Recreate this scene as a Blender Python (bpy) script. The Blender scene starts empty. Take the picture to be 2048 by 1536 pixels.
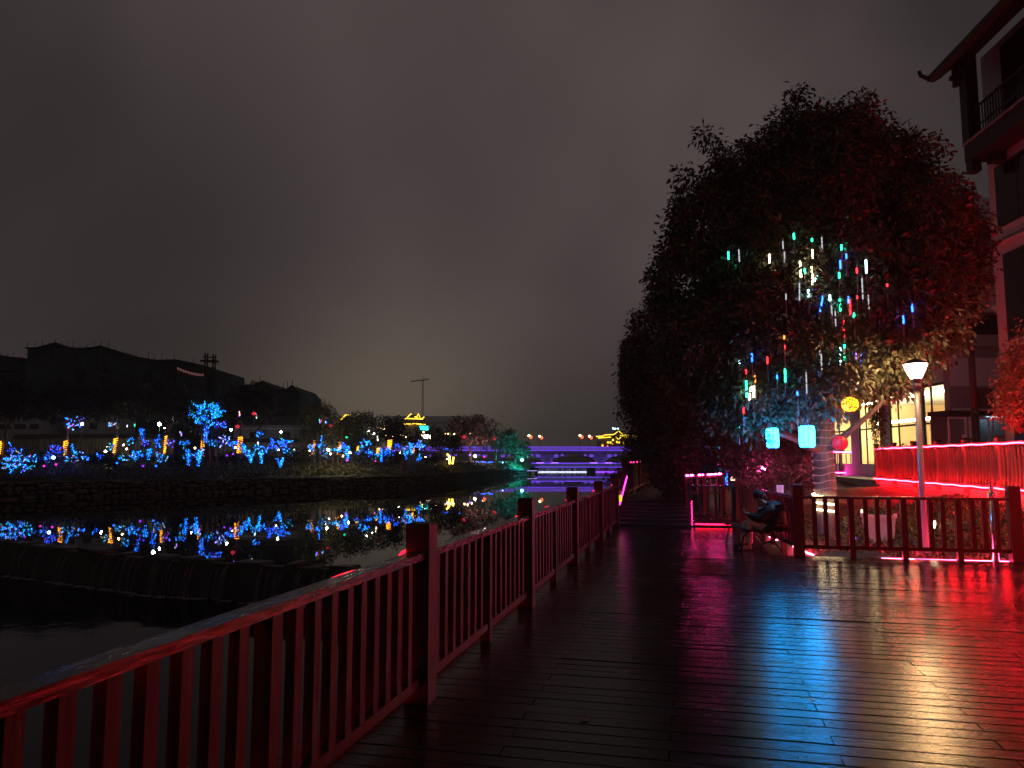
import bpy, math, random
import numpy as np
from mathutils import Vector, Matrix
random.seed(7)
RNG = np.random.default_rng(11)
SC = bpy.context.scene
COL = SC.collection
R = math.radians

# ------------------------------------------------------------------ camera
F = 1500.0                      # focal length in pixels of the 2048 wide photograph
H = 1.6                         # eye height above the boardwalk
PITCH = math.atan(150 / F)
YAW = R(13.4)                   # boardwalk runs along +Y, the camera looks a little to its left
cam = bpy.data.cameras.new('camera')
cam.sensor_width = 36.0
cam.lens = F / 2048 * 36.0
cam.clip_start = 0.05
cam.clip_end = 3000
cam_o = bpy.data.objects.new('camera', cam)
COL.objects.link(cam_o)
cam_o.location = (0, 0, H)
cam_o.rotation_euler = (R(90) + PITCH, 0, YAW)
SC.camera = cam_o

# ------------------------------------------------------------------ world: city-lit overcast night
W = bpy.data.worlds.new('World')
SC.world = W
W.use_nodes = True
nt = W.node_tree
nt.nodes.clear()
def N(t, **k):
    n = nt.nodes.new(t)
    for a, b in k.items():
        setattr(n, a, b)
    return n
out = N('ShaderNodeOutputWorld')
bg = N('ShaderNodeBackground')
tc = N('ShaderNodeTexCoord')
mp = N('ShaderNodeMapping')
mp.inputs['Scale'].default_value = (1.0, 1.0, 1.25)
mp.inputs['Location'].default_value = (0.34, 0.2, 0.15)
nz = N('ShaderNodeTexNoise')
nz.inputs['Scale'].default_value = 1.7
nz.inputs['Detail'].default_value = 3
nz.inputs['Roughness'].default_value = 0.4
nz.inputs['Distortion'].default_value = 0.3
rp = N('ShaderNodeValToRGB')
rp.color_ramp.elements[0].position = 0.37
rp.color_ramp.elements[0].color = (0.0130, 0.0105, 0.0104, 1)
rp.color_ramp.elements[1].position = 0.63
rp.color_ramp.elements[1].color = (0.052, 0.0400, 0.0400, 1)
L = nt.links.new
L(tc.outputs['Generated'], mp.inputs['Vector'])
L(mp.outputs['Vector'], nz.inputs['Vector'])
L(nz.outputs['Fac'], rp.inputs['Fac'])
# glow of the town low over the far bank
def dirv(u, v):
    a = (u - 1024) / F; b = (768 - v) / F
    cp, sp = math.cos(PITCH), math.sin(PITCH)
    f = cp - b * sp; z = sp + b * cp
    s, c = math.sin(YAW), math.cos(YAW)
    return Vector((a * c - f * s, a * s + f * c, z))
def glow(u, v, power, col):
    d = N('ShaderNodeVectorMath', operation='DOT_PRODUCT')
    d.inputs[1].default_value = dirv(u, v).normalized()
    L(tc.outputs['Generated'], d.inputs[0])
    mx = N('ShaderNodeMath', operation='MAXIMUM'); mx.inputs[1].default_value = 0.0
    L(d.outputs['Value'], mx.inputs[0])
    p = N('ShaderNodeMath', operation='POWER'); p.inputs[1].default_value = power
    L(mx.outputs[0], p.inputs[0])
    m = N('ShaderNodeVectorMath', operation='SCALE')
    m.inputs[0].default_value = col
    L(p.outputs[0], m.inputs['Scale'])
    return m.outputs[0]
def vadd(a, b):
    n = N('ShaderNodeVectorMath', operation='ADD'); L(a, n.inputs[0]); L(b, n.inputs[1]); return n.outputs[0]
tot = vadd(rp.outputs['Color'], glow(730, 960, 60, (0.135, 0.110, 0.066)))
tot = vadd(tot, glow(1060, 380, 7, (0.026, 0.0205, 0.0205)))
# a darker bank of cloud over the far left
dk = N('ShaderNodeVectorMath', operation='SUBTRACT')
dk.inputs[0].default_value = (1, 1, 1)
L(glow(330, 520, 16, (0.62, 0.62, 0.60)), dk.inputs[1])
ml = N('ShaderNodeVectorMath', operation='MULTIPLY')
L(tot, ml.inputs[0]); L(dk.outputs[0], ml.inputs[1])
tot = ml.outputs[0]
L(tot, bg.inputs['Color'])
bg.inputs['Strength'].default_value = 1.4
L(bg.outputs[0], out.inputs['Surface'])

# ------------------------------------------------------------------ render look
SC.view_settings.view_transform = 'Standard'
SC.view_settings.look = 'None'
SC.view_settings.exposure = 0.0
SC.view_settings.gamma = 1.0
SC.view_settings.use_curve_mapping = False
SC.cycles.use_denoising = True
try:
    SC.cycles.denoiser = 'OPENIMAGEDENOISE'
except Exception:
    pass
SC.cycles.max_bounces = 6
SC.cycles.glossy_bounces = 4
SC.cycles.diffuse_bounces = 3
SC.cycles.transparent_max_bounces = 6
SC.cycles.sample_clamp_indirect = 6.0
SC.cycles.sample_clamp_direct = 0.0

# ------------------------------------------------------------------ pixel -> place helpers
def P(u, v, D):
    """point seen at pixel (u,v) whose horizontal distance along the view is D metres"""
    d = dirv(u, v)
    b = (768 - v) / F
    t = D / (math.cos(PITCH) - b * math.sin(PITCH))
    return Vector((d.x * t, d.y * t, H + d.z * t))
def G(u, v, z):
    d = dirv(u, v); t = (z - H) / d.z
    return Vector((d.x * t, d.y * t, z))
def AY(u, v, Y):
    d = dirv(u, v); t = Y / d.y
    return Vector((d.x * t, Y, H + d.z * t))
CAMF = Vector((-math.sin(YAW), math.cos(YAW), 0))     # horizontal view direction
CAMR = Vector((math.cos(YAW), math.sin(YAW), 0))
def CF(X, D, z):
    """X metres right of the view axis, D metres along it"""
    return CAMR * X + CAMF * D + Vector((0, 0, z))
def UD(u, D, z):
    return CF((u - 1024) / F * D * 1.005, D, z)

# ------------------------------------------------------------------ mesh builder
class MB:
    def __init__(s):
        s.v = []; s.f = []; s.m = []
    def add(s, vs, fs, mi=0):
        o = len(s.v)
        s.v += [tuple(x) for x in vs]
        s.f += [tuple(i + o for i in f) for f in fs]
        s.m += [mi] * len(fs)
        return s
    def box(s, c, size, rz=0, mi=0, M=None, taper=1.0):
        sx, sy, sz = (x / 2 for x in size)
        vs = []
        for z in (-sz, sz):
            k = taper if z > 0 else 1.0
            for x, y in ((-sx, -sy), (sx, -sy), (sx, sy), (-sx, sy)):
                vs.append(Vector((x * k, y * k, z)))
        Rm = M if M is not None else Matrix.Rotation(rz, 3, 'Z')
        c = Vector(c)
        vs = [Rm @ p + c for p in vs]
        return s.add(vs, [(3, 2, 1, 0), (4, 5, 6, 7), (0, 1, 5, 4), (1, 2, 6, 5), (2, 3, 7, 6), (3, 0, 4, 7)], mi)
    def bar(s, a, b, w, h, mi=0, up=(0, 0, 1)):
        a = Vector(a); b = Vector(b); d = b - a; l = d.length
        if l < 1e-6: return s
        y = d / l; u = Vector(up)
        x = y.cross(u)
        if x.length < 1e-4: x = y.cross(Vector((1, 0, 0)))
        x.normalize(); z = x.cross(y)
        M = Matrix((x, y, z)).transposed()
        return s.box((a + b) / 2, (w, l, h), M=M, mi=mi)
    def tube(s, path, r, n=6, mi=0, cap=True):
        path = [Vector(p) for p in path]
        rs = r if isinstance(r, (list, tuple)) else [r] * len(path)
        o = len(s.v); ref = None
        for i, p in enumerate(path):
            if i == 0: d = path[1] - p
            elif i == len(path) - 1: d = p - path[i - 1]
            else: d = path[i + 1] - path[i - 1]
            if d.length < 1e-9: d = Vector((0, 0, 1))
            d.normalize()
            if ref is None:
                ref = d.cross(Vector((0, 0, 1)))
                if ref.length < 0.1: ref = d.cross(Vector((1, 0, 0)))
            ref = (ref - d * ref.dot(d))
            if ref.length < 1e-5: ref = d.orthogonal()
            ref.normalize()
            w = d.cross(ref)
            for k in range(n):
                a = 2 * math.pi * k / n
                s.v.append(tuple(p + (ref * math.cos(a) + w * math.sin(a)) * rs[i]))
        for i in range(len(path) - 1):
            for k in range(n):
                a = o + i * n + k; b = o + i * n + (k + 1) % n
                s.f.append((a, b, b + n, a + n)); s.m.append(mi)
        if cap:
            s.f.append(tuple(o + k for k in reversed(range(n)))); s.m.append(mi)
            e = o + (len(path) - 1) * n
            s.f.append(tuple(e + k for k in range(n))); s.m.append(mi)
        return s
    def lathe(s, prof, c, n=12, mi=0, ph=0.0):
        c = Vector(c); o = len(s.v)
        for r, z in prof:
            for k in range(n):
                a = 2 * math.pi * k / n + ph
                s.v.append((c.x + r * math.cos(a), c.y + r * math.sin(a), c.z + z))
        for i in range(len(prof) - 1):
            for k in range(n):
                a = o + i * n + k; b = o + i * n + (k + 1) % n
                s.f.append((a, b, b + n, a + n)); s.m.append(mi)
        s.f.append(tuple(o + k for k in reversed(range(n)))); s.m.append(mi)
        e = o + (len(prof) - 1) * n
        s.f.append(tuple(e + k for k in range(n))); s.m.append(mi)
        return s
    def octa(s, c, r, mi=0):
        c = Vector(c)
        vs = [c + Vector(q) * r for q in ((1, 0, 0), (-1, 0, 0), (0, 1, 0), (0, -1, 0), (0, 0, 1), (0, 0, -1))]
        return s.add(vs, [(0, 2, 4), (2, 1, 4), (1, 3, 4), (3, 0, 4), (2, 0, 5), (1, 2, 5), (3, 1, 5), (0, 3, 5)], mi)
    def ball(s, c, r, n=10, mi=0, sq=(1, 1, 1)):
        c = Vector(c); o = len(s.v); rings = n // 2
        for i in range(1, rings):
            t = math.pi * i / rings
            for k in range(n):
                a = 2 * math.pi * k / n
                s.v.append((c.x + r * sq[0] * math.sin(t) * math.cos(a), c.y + r * sq[1] * math.sin(t) * math.sin(a), c.z + r * sq[2] * math.cos(t)))
        s.v.append((c.x, c.y, c.z + r * sq[2])); s.v.append((c.x, c.y, c.z - r * sq[2]))
        top = o + (rings - 1) * n
        for i in range(rings - 2):
            for k in range(n):
                a = o + i * n + k; b = o + i * n + (k + 1) % n
                s.f.append((a, a + n, b + n, b)); s.m.append(mi)
        for k in range(n):
            s.f.append((top, o + k, o + (k + 1) % n)); s.m.append(mi)
            e = o + (rings - 2) * n
            s.f.append((top + 1, e + (k + 1) % n, e + k)); s.m.append(mi)
        return s
    def prism(s, pts, ext, mi=0):
        """polygon pts (3D, planar) extruded by vector ext"""
        ext = Vector(ext); n = len(pts)
        a = [Vector(p) for p in pts]; b = [p + ext for p in a]
        fs = [tuple(range(n)), tuple(reversed(range(n, 2 * n)))]
        fs += [(i, i + n, (i + 1) % n + n, (i + 1) % n) for i in range(n)]
        return s.add(a + b, fs, mi)
    def quad(s, a, b, c, d, mi=0):
        return s.add([a, b, c, d], [(0, 1, 2, 3)], mi)
    def mesh(s, name, mats, smooth=False):
        me = bpy.data.meshes.new(name)
        me.from_pydata(s.v, [], s.f)
        for m in (mats if isinstance(mats, (list, tuple)) else [mats]):
            me.materials.append(m)
        if any(s.m):
            me.polygons.foreach_set('material_index', s.m)
        if smooth:
            me.polygons.foreach_set('use_smooth', [True] * len(me.polygons))
        me.update()
        return me
    def build(s, name, mats, parent=None, smooth=False, loc=None):
        o = bpy.data.objects.new(name, s.mesh(name, mats, smooth))
        COL.objects.link(o)
        if parent is not None: o.parent = parent
        if loc is not None: o.location = loc
        return o
def link(name, me, parent=None, loc=(0, 0, 0), rz=0.0):
    o = bpy.data.objects.new(name, me); COL.objects.link(o)
    if parent is not None: o.parent = parent
    o.location = loc; o.rotation_euler = (0, 0, rz)
    return o
def tag(o, label, cat, group=None):
    o['label'] = label; o['category'] = cat
    if group: o['group'] = group
    return o
def thing(name, label, cat, loc=(0, 0, 0), rz=0.0, group=None):
    o = bpy.data.objects.new(name, None); COL.objects.link(o)
    o.location = loc; o.rotation_euler = (0, 0, rz)
    return tag(o, label, cat, group)
def struct(o, kind='structure'):
    o['kind'] = kind; return o
def npmesh(name, V, Q, mats, parent=None, mi=None):
    me = bpy.data.meshes.new(name)
    nv, nf = len(V), len(Q); k = Q.shape[1]
    me.vertices.add(nv); me.vertices.foreach_set('co', np.asarray(V, dtype=np.float32).ravel())
    me.loops.add(nf * k); me.loops.foreach_set('vertex_index', np.asarray(Q, dtype=np.int32).ravel())
    me.polygons.add(nf)
    me.polygons.foreach_set('loop_start', np.arange(0, nf * k, k, dtype=np.int32))
    me.polygons.foreach_set('loop_total', np.full(nf, k, dtype=np.int32))
    for m in (mats if isinstance(mats, (list, tuple)) else [mats]): me.materials.append(m)
    if mi is not None: me.polygons.foreach_set('material_index', np.asarray(mi, dtype=np.int32))
    me.update(calc_edges=True); me.validate()
    o = bpy.data.objects.new(name, me); COL.objects.link(o)
    if parent is not None: o.parent = parent
    return o

# ------------------------------------------------------------------ materials
MATS = {}
def mat(name, col, rough=0.6, metal=0.0, noise=None, bump=0.0, scale=8.0, stretch=(1, 1, 1), spec=0.5, col2=None, rvar=0.0, detail=5, trans=0.0, coords='Object'):
    m = bpy.data.materials.new(name); m.use_nodes = True
    t = m.node_tree; b = t.nodes['Principled BSDF']
    b.inputs['Base Color'].default_value = (*col, 1)
    b.inputs['Roughness'].default_value = rough
    b.inputs['Metallic'].default_value = metal
    b.inputs['Specular IOR Level'].default_value = spec
    if trans: b.inputs['Transmission Weight'].default_value = trans
    if col2 or bump or rvar:
        c = t.nodes.new('ShaderNodeTexCoord'); mp = t.nodes.new('ShaderNodeMapping')
        mp.inputs['Scale'].default_value = stretch
        nz = t.nodes.new('ShaderNodeTexNoise'); nz.inputs['Scale'].default_value = scale; nz.inputs['Detail'].default_value = detail
        if coords == 'World':
            g = t.nodes.new('ShaderNodeNewGeometry'); t.links.new(g.outputs['Position'], mp.inputs['Vector'])
        else:
            t.links.new(c.outputs[coords], mp.inputs['Vector'])
        t.links.new(mp.outputs[0], nz.inputs['Vector'])
        if col2:
            r = t.nodes.new('ShaderNodeValToRGB')
            r.color_ramp.elements[0].position = 0.3; r.color_ramp.elements[0].color = (*col, 1)
            r.color_ramp.elements[1].position = 0.7; r.color_ramp.elements[1].color = (*col2, 1)
            t.links.new(nz.outputs['Fac'], r.inputs['Fac']); t.links.new(r.outputs[0], b.inputs['Base Color'])
        if rvar:
            mr = t.nodes.new('ShaderNodeMapRange')
            mr.inputs['From Min'].default_value = 0.3; mr.inputs['From Max'].default_value = 0.7
            mr.inputs['To Min'].default_value = max(0.02, rough - rvar); mr.inputs['To Max'].default_value = min(1, rough + rvar)
            t.links.new(nz.outputs['Fac'], mr.inputs['Value']); t.links.new(mr.outputs[0], b.inputs['Roughness'])
        if bump:
            bp = t.nodes.new('ShaderNodeBump'); bp.inputs['Strength'].default_value = bump; bp.inputs['Distance'].default_value = 0.02
            t.links.new(nz.outputs['Fac'], bp.inputs['Height']); t.links.new(bp.outputs[0], b.inputs['Normal'])
    MATS[name] = m
    return m
def em(name, col, strength, base=(0.02, 0.02, 0.02), sample=True):
    m = bpy.data.materials.new(name); m.use_nodes = True
    b = m.node_tree.nodes['Principled BSDF']
    b.inputs['Base Color'].default_value = (*base, 1)
    b.inputs['Roughness'].default_value = 0.5
    b.inputs['Emission Color'].default_value = (*col, 1)
    b.inputs['Emission Strength'].default_value = strength
    if not sample:
        m.cycles.emission_sampling = 'NONE'
    MATS[name] = m
    return m
def randcol(m, amount=0.35):
    """vary the base colour a little from object to object / island to island"""
    t = m.node_tree; b = t.nodes['Principled BSDF']
    g = t.nodes.new('ShaderNodeNewGeometry'); oi = t.nodes.new('ShaderNodeObjectInfo')
    hs = t.nodes.new('ShaderNodeHueSaturation'); ad = t.nodes.new('ShaderNodeMath'); ad.operation = 'ADD'
    t.links.new(g.outputs['Random Per Island'], ad.inputs[0]); t.links.new(oi.outputs['Random'], ad.inputs[1])
    mr = t.nodes.new('ShaderNodeMapRange'); mr.inputs['From Max'].default_value = 2.0
    mr.inputs['To Min'].default_value = 1 - amount; mr.inputs['To Max'].default_value = 1 + amount
    t.links.new(ad.outputs[0], mr.inputs['Value']); t.links.new(mr.outputs[0], hs.inputs['Value'])
    src = b.inputs['Base Color'].links
    if src: t.links.new(src[0].from_socket, hs.inputs['Color'])
    else: hs.inputs['Color'].default_value = b.inputs['Base Color'].default_value
    t.links.new(hs.outputs[0], b.inputs['Base Color'])
    return m
# wet boards of the deck: grain stretched along X
deckm = randcol(mat('wet_deck_wood', (0.009, 0.007, 0.006), 0.215, col2=(0.022, 0.017, 0.014), bump=0.10, scale=4, stretch=(1.0, 22, 22), rvar=0.06, detail=6, coords='World', spec=0.36), 0.35)
def patchy(m, sc, amt):
    """large dry and wet patches on top of the fine roughness"""
    t = m.node_tree; b = t.nodes['Principled BSDF']; src = b.inputs['Roughness'].links[0].from_socket
    g = t.nodes.new('ShaderNodeNewGeometry'); nz = t.nodes.new('ShaderNodeTexNoise'); nz.inputs['Scale'].default_value = sc; nz.inputs['Detail'].default_value = 3
    t.links.new(g.outputs['Position'], nz.inputs['Vector'])
    mr = t.nodes.new('ShaderNodeMapRange'); mr.inputs['From Min'].default_value = 0.35; mr.inputs['From Max'].default_value = 0.65
    mr.inputs['To Min'].default_value = -amt * 0.6; mr.inputs['To Max'].default_value = amt
    ad = t.nodes.new('ShaderNodeMath'); ad.operation = 'ADD'; ad.use_clamp = True
    t.links.new(nz.outputs['Fac'], mr.inputs['Value']); t.links.new(src, ad.inputs[0]); t.links.new(mr.outputs[0], ad.inputs[1]); t.links.new(ad.outputs[0], b.inputs['Roughness'])
patchy(deckm, 0.9, 0.035)
stepm = mat('wet_step_wood', (0.022, 0.017, 0.014), 0.42, col2=(0.05, 0.036, 0.03), bump=0.3, scale=8, stretch=(1, 8, 8), rvar=0.1, coords='World')
underm = mat('dark_timber', (0.012, 0.010, 0.009), 0.8)
fencem = randcol(mat('brown_fence_paint', (0.026, 0.0042, 0.0040), 0.62, col2=(0.050, 0.009, 0.0085), bump=0.25, scale=6, stretch=(6, 6, 0.8), rvar=0.1, coords='World'), 0.2)
railm = mat('wet_rail_wood', (0.035, 0.025, 0.022), 0.28, col2=(0.08, 0.06, 0.052), bump=0.3, scale=7, stretch=(6, 0.8, 6), rvar=0.12, coords='World')
rampm = randcol(mat('pale_slat_wood', (0.12, 0.085, 0.075), 0.6, col2=(0.20, 0.145, 0.125), bump=0.2, scale=5, stretch=(6, 6, 0.7), coords='World'), 0.2)
stonem = randcol(mat('rough_stone', (0.065, 0.05, 0.048), 0.8, col2=(0.20, 0.15, 0.14), bump=0.6, scale=5, coords='World'), 0.4)
weirm = randcol(mat('wet_dark_stone', (0.016, 0.014, 0.0135), 0.5, col2=(0.045, 0.036, 0.035), bump=0.6, scale=5, rvar=0.15, coords='World'), 0.3)
mortarm = mat('dark_mortar', (0.02, 0.017, 0.017), 0.9)
foamm = mat('white_water', (0.24, 0.22, 0.24), 0.35, bump=0.2, scale=12)
grassm = mat('grass_bank', (0.05, 0.065, 0.035), 0.9, col2=(0.11, 0.12, 0.07), bump=0.8, scale=1.6, coords='World')
soilm = mat('garden_soil', (0.045, 0.038, 0.026), 0.9, col2=(0.09, 0.08, 0.05), bump=0.8, scale=3, coords='World')
bedm = mat('river_bed', (0.02, 0.02, 0.018), 0.9, col2=(0.04, 0.035, 0.03), scale=0.5, coords='World')
barkm = mat('bark', (0.10, 0.075, 0.06), 0.85, col2=(0.20, 0.155, 0.13), bump=0.7, scale=6, stretch=(4, 4, 0.8), coords='World')
darkbarkm = mat('dark_bark', (0.035, 0.028, 0.024), 0.9)
def leafmat(name, col, col2, rough=0.42):
    return randcol(mat(name, col, rough, col2=col2, scale=3.0, coords='World', spec=0.4), 0.5)
leafm = leafmat('camphor_leaf', (0.045, 0.060, 0.034), (0.110, 0.110, 0.072), 0.36)
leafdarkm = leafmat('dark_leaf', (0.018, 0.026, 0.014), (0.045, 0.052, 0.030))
leafredm = leafmat('red_leaf', (0.20, 0.035, 0.022), (0.32, 0.08, 0.04))
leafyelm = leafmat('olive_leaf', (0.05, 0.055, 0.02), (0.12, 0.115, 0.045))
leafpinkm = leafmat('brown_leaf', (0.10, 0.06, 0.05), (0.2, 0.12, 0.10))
plasterm = mat('white_plaster', (0.60, 0.57, 0.58), 0.7, col2=(0.70, 0.67, 0.68), scale=2, bump=0.05, coords='World')
greywallm = mat('grey_plaster', (0.30, 0.30, 0.31), 0.8, col2=(0.38, 0.38, 0.39), scale=1, coords='World')
darkwoodm = mat('black_brown_timber', (0.020, 0.012, 0.012), 0.6)
tilem = mat('dark_roof_tile', (0.015, 0.014, 0.015), 0.6)
netm = mat('green_scaffold_net', (0.022, 0.045, 0.038), 0.9, col2=(0.065, 0.11, 0.092), scale=0.6, bump=0.3, coords='World')
concm = mat('bare_concrete', (0.12, 0.115, 0.11), 0.9, col2=(0.20, 0.19, 0.18), scale=0.8, coords='World')
steelm = mat('scaffold_steel', (0.05, 0.05, 0.05), 0.5, metal=0.6)
polem = mat('grey_painted_metal', (0.30, 0.28, 0.32), 0.40, metal=0.2)
darkmetalm = mat('dark_painted_metal', (0.06, 0.045, 0.05), 0.45, metal=0.3)
blackm = mat('black_metal', (0.012, 0.010, 0.010), 0.45, metal=0.3)
chromem = mat('stainless_steel', (0.62, 0.62, 0.65), 0.22, metal=1.0)
glassm = mat('dark_window_glass', (0.010, 0.010, 0.013), 0.08, spec=0.6)
whitem = mat('white_painted_frame', (0.72, 0.75, 0.78), 0.5)
paperm = mat('white_notice', (0.75, 0.72, 0.75), 0.6)
inkm = mat('grey_ink', (0.2, 0.2, 0.22), 0.8)
pinkpotm = mat('terracotta_planter', (0.55, 0.32, 0.28), 0.6, col2=(0.65, 0.4, 0.35), scale=4, bump=0.1)
# water
def water(name, rough, bump, sc, stretch, rough2=None):
    m = bpy.data.materials.new(name); m.use_nodes = True
    t = m.node_tree; b = t.nodes['Principled BSDF']
    b.inputs['Base Color'].default_value = (0.004, 0.006, 0.006, 1)
    b.inputs['Roughness'].default_value = rough
    b.inputs['IOR'].default_value = 1.333
    g = t.nodes.new('ShaderNodeNewGeometry'); mp = t.nodes.new('ShaderNodeMapping')
    mp.inputs['Scale'].default_value = stretch
    mp.inputs['Rotation'].default_value = (0, 0, -YAW)
    nz = t.nodes.new('ShaderNodeTexNoise'); nz.inputs['Scale'].default_value = sc; nz.inputs['Detail'].default_value = 3
    bp = t.nodes.new('ShaderNodeBump'); bp.inputs['Strength'].default_value = bump; bp.inputs['Distance'].default_value = 0.05
    t.links.new(g.outputs['Position'], mp.inputs['Vector']); t.links.new(mp.outputs[0], nz.inputs['Vector'])
    t.links.new(nz.outputs['Fac'], bp.inputs['Height']); t.links.new(bp.outputs[0], b.inputs['Normal'])
    return m
poolm = water('still_river_water', 0.012, 0.020, 0.9, (1, 0.55, 1))
lowm = water('lower_river_water', 0.05, 0.05, 1.6, (1, 1, 1))
# light colours
RED = (1.0, 0.012, 0.035); MAG = (1.0, 0.03, 0.42); WARM = (1.0, 0.72, 0.38)
neon_red = em('neon_red', (1.0, 0.009, 0.024), 115)
neon_red_low = em('neon_orange_red', (1.0, 0.006, 0.014), 170)
neon_mag = em('neon_magenta', (1.0, 0.03, 0.42), 45)
led_red = em('led_red', (1.0, 0.006, 0.03), 4.5)
neon_mag_hi = em('neon_magenta_bright', (1.0, 0.035, 0.30), 70)
neon_mag_soft = em('neon_magenta_soft', (1.0, 0.03, 0.50), 7)
led_pink = em('led_pink', (1.0, 0.02, 0.20), 9)
led_edge = em('led_edge_pink_red', (1.0, 0.035, 0.11), 170)
BULB = {
    'b': em('bulb_blue', (0.005, 0.075, 1.0), 7), 'c': em('bulb_cyan', (0.012, 0.24, 1.0), 9), 'g': em('bulb_green', (0.01, 1.0, 0.40), 1.6),
    't': em('bulb_teal', (0.01, 0.60, 0.85), 2.2), 'p': em('bulb_purple', (0.22, 0.02, 1.0), 3), 'm': em('bulb_magenta', (1.0, 0.03, 0.5), 2.2),
    'r': em('bulb_red', (1.0, 0.02, 0.03), 2.2), 'w': em('bulb_white', (1.0, 0.90, 0.78), 3), 'o': em('bulb_orange', (1.0, 0.36, 0.03), 7),
    'y': em('bulb_yellow', (1.0, 0.72, 0.06), 5)}
BK = list(BULB); BM = [BULB[k] for k in BK]
orange_rope = em('rope_orange', (1.0, 0.32, 0.012), 7)
gold_line = em('gold_outline', (1.0, 0.62, 0.05), 3.0)
purple_line = em('purple_led', (0.26, 0.06, 1.0), 5.0)
purple_soft = em('purple_wash_glow', (0.19, 0.075, 0.80), 0.75)  # purple wash on the bridge stone, painted in as self glow

# ================================================================== SETTING
# base ground sheet to the horizon
struct(MB().quad((-1400, -300, -2.8), (1400, -300, -2.8), (1400, 1700, -2.8), (-1400, 1700, -2.8)).build('ground', bedm))
WZ, LZ = -1.0, -1.85            # upper and lower water level
WEIR = [Vector(p) for p in ((-1.6, 16.9, 0), (-7.77, 16.95, 0), (-13.08, 17.4, 0), (-22.45, 19.9, 0), (-34, 25.5, 0), (-50, 34, 0))]
# far bank wall foot: distance along the view for a given pixel column
BU = [-700, -300, 0, 400, 800, 920, 1000, 1062]
BD = [38, 43, 48, 55.5, 69, 86, 110, 128]
def bankD(u):
    return float(np.interp(u, BU, BD))
up = MB()
pts = [(p.x, p.y, WZ) for p in WEIR]
far = [(-1.6, 260, WZ), (-7.7, 262, WZ), (-20, 266, WZ), (-70, 270, WZ), (-140, 275, WZ), (-220, 280, WZ)]
for i in range(len(pts) - 1):
    up.quad(pts[i], far[i], far[i + 1], pts[i + 1])
struct(up.build('river_water', poolm))
lo = MB()
near = [(-1.6, -25, LZ), (-10, -25, LZ), (-18, -25, LZ), (-30, -25, LZ), (-48, -25, LZ), (-75, -25, LZ)]
for i in range(len(pts) - 1):
    a, b = WEIR[i], WEIR[i + 1]
    lo.quad(near[i], (a.x, a.y + 0.3, LZ), (b.x, b.y + 0.3, LZ), near[i + 1])
struct(lo.build('lower_river_water', lowm))

# far bank: grass slope behind a rubble wall, then level ground
us = list(range(-700, 1063, 30)) + [1062]
rows = []
for u in us:
    D = bankD(u)
    row = [UD(u, D + 0.25, -1.6), UD(u, D + 0.45, 0.02)]
    for k, (dd, z) in enumerate(((1.2, 0.10), (3, 0.30), (5, 0.62), (7.5, 0.95), (10, 1.15), (14, 1.2), (24, 1.25), (60, 1.3), (200, 1.4), (700, 1.5))):
        n = math.sin(u * 0.031 + k * 2.1) * 0.10 + math.sin(u * 0.083 + k) * 0.06 if 0 < k < 6 else 0
        row.append(UD(u, D + dd, z + n))
    rows.append(row)
g = MB()
for a, b in zip(rows, rows[1:]):
    for i in range(len(a) - 1):
        g.quad(a[i], b[i], b[i + 1], a[i + 1])
farbank = struct(g.build('far_bank_ground', grassm))
# land beyond the bridge and on the right
g = MB()
for i in range(14):
    u0, u1 = 300 + i * 120, 420 + i * 120
    g.quad(UD(u0, 262, 0.2), UD(u1, 262, 0.2), UD(u1, 1500, 3), UD(u0, 1500, 3))
struct(g.build('land_beyond_bridge', grassm))

# rubble wall of the far bank: single stones
rock_meshes = []
for k in range(10):
    b = MB()
    n = 7; vs = []
    for i in range(n):
        a = 2 * math.pi * i / n
        rr = 0.5 * random.uniform(0.82, 1.12)
        vs.append((rr * math.cos(a), rr * math.sin(a)))
    prof = [(-0.30, 0.72), (-0.12, 1.0), (0.16, 0.97), (0.34, 0.6)]
    V = []
    for dz, kk in prof:
        for x, y in vs:
            V.append((x * kk * random.uniform(0.93, 1.06), -dz, y * 0.9 * kk))
    Fc = []
    for i in range(3):
        for j in range(n):
            a = i * n + j; c = i * n + (j + 1) % n
            Fc.append((a, c, c + n, a + n))
    Fc.append(tuple(reversed(range(n)))); Fc.append(tuple(range(3 * n, 4 * n)))
    b.add(V, Fc)
    rock_meshes.append(b.mesh('wall_stone', stonem))
wall = thing('stone_wall', 'long low rubble stone retaining wall along the far river bank', 'wall', UD(400, bankD(400), WZ))
wl = wall.location.copy()
core = MB()
for u0, u1 in zip(us, us[1:]):
    a, b = UD(u0, bankD(u0) + 0.12, -1.5), UD(u1, bankD(u1) + 0.12, -1.5)
    a2, b2 = UD(u0, bankD(u0) + 0.5, -1.5), UD(u1, bankD(u1) + 0.5, -1.5)
    hz = Vector((0, 0, 1.55))
    core.add([x - wl for x in (a, b, b2, a2, a + hz, b + hz, b2 + hz, a2 + hz)], [(0, 1, 5, 4), (4, 5, 6, 7), (1, 2, 6, 5), (3, 0, 4, 7), (2, 3, 7, 6)])
core.build('wall_core', mortarm, wall)
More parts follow.
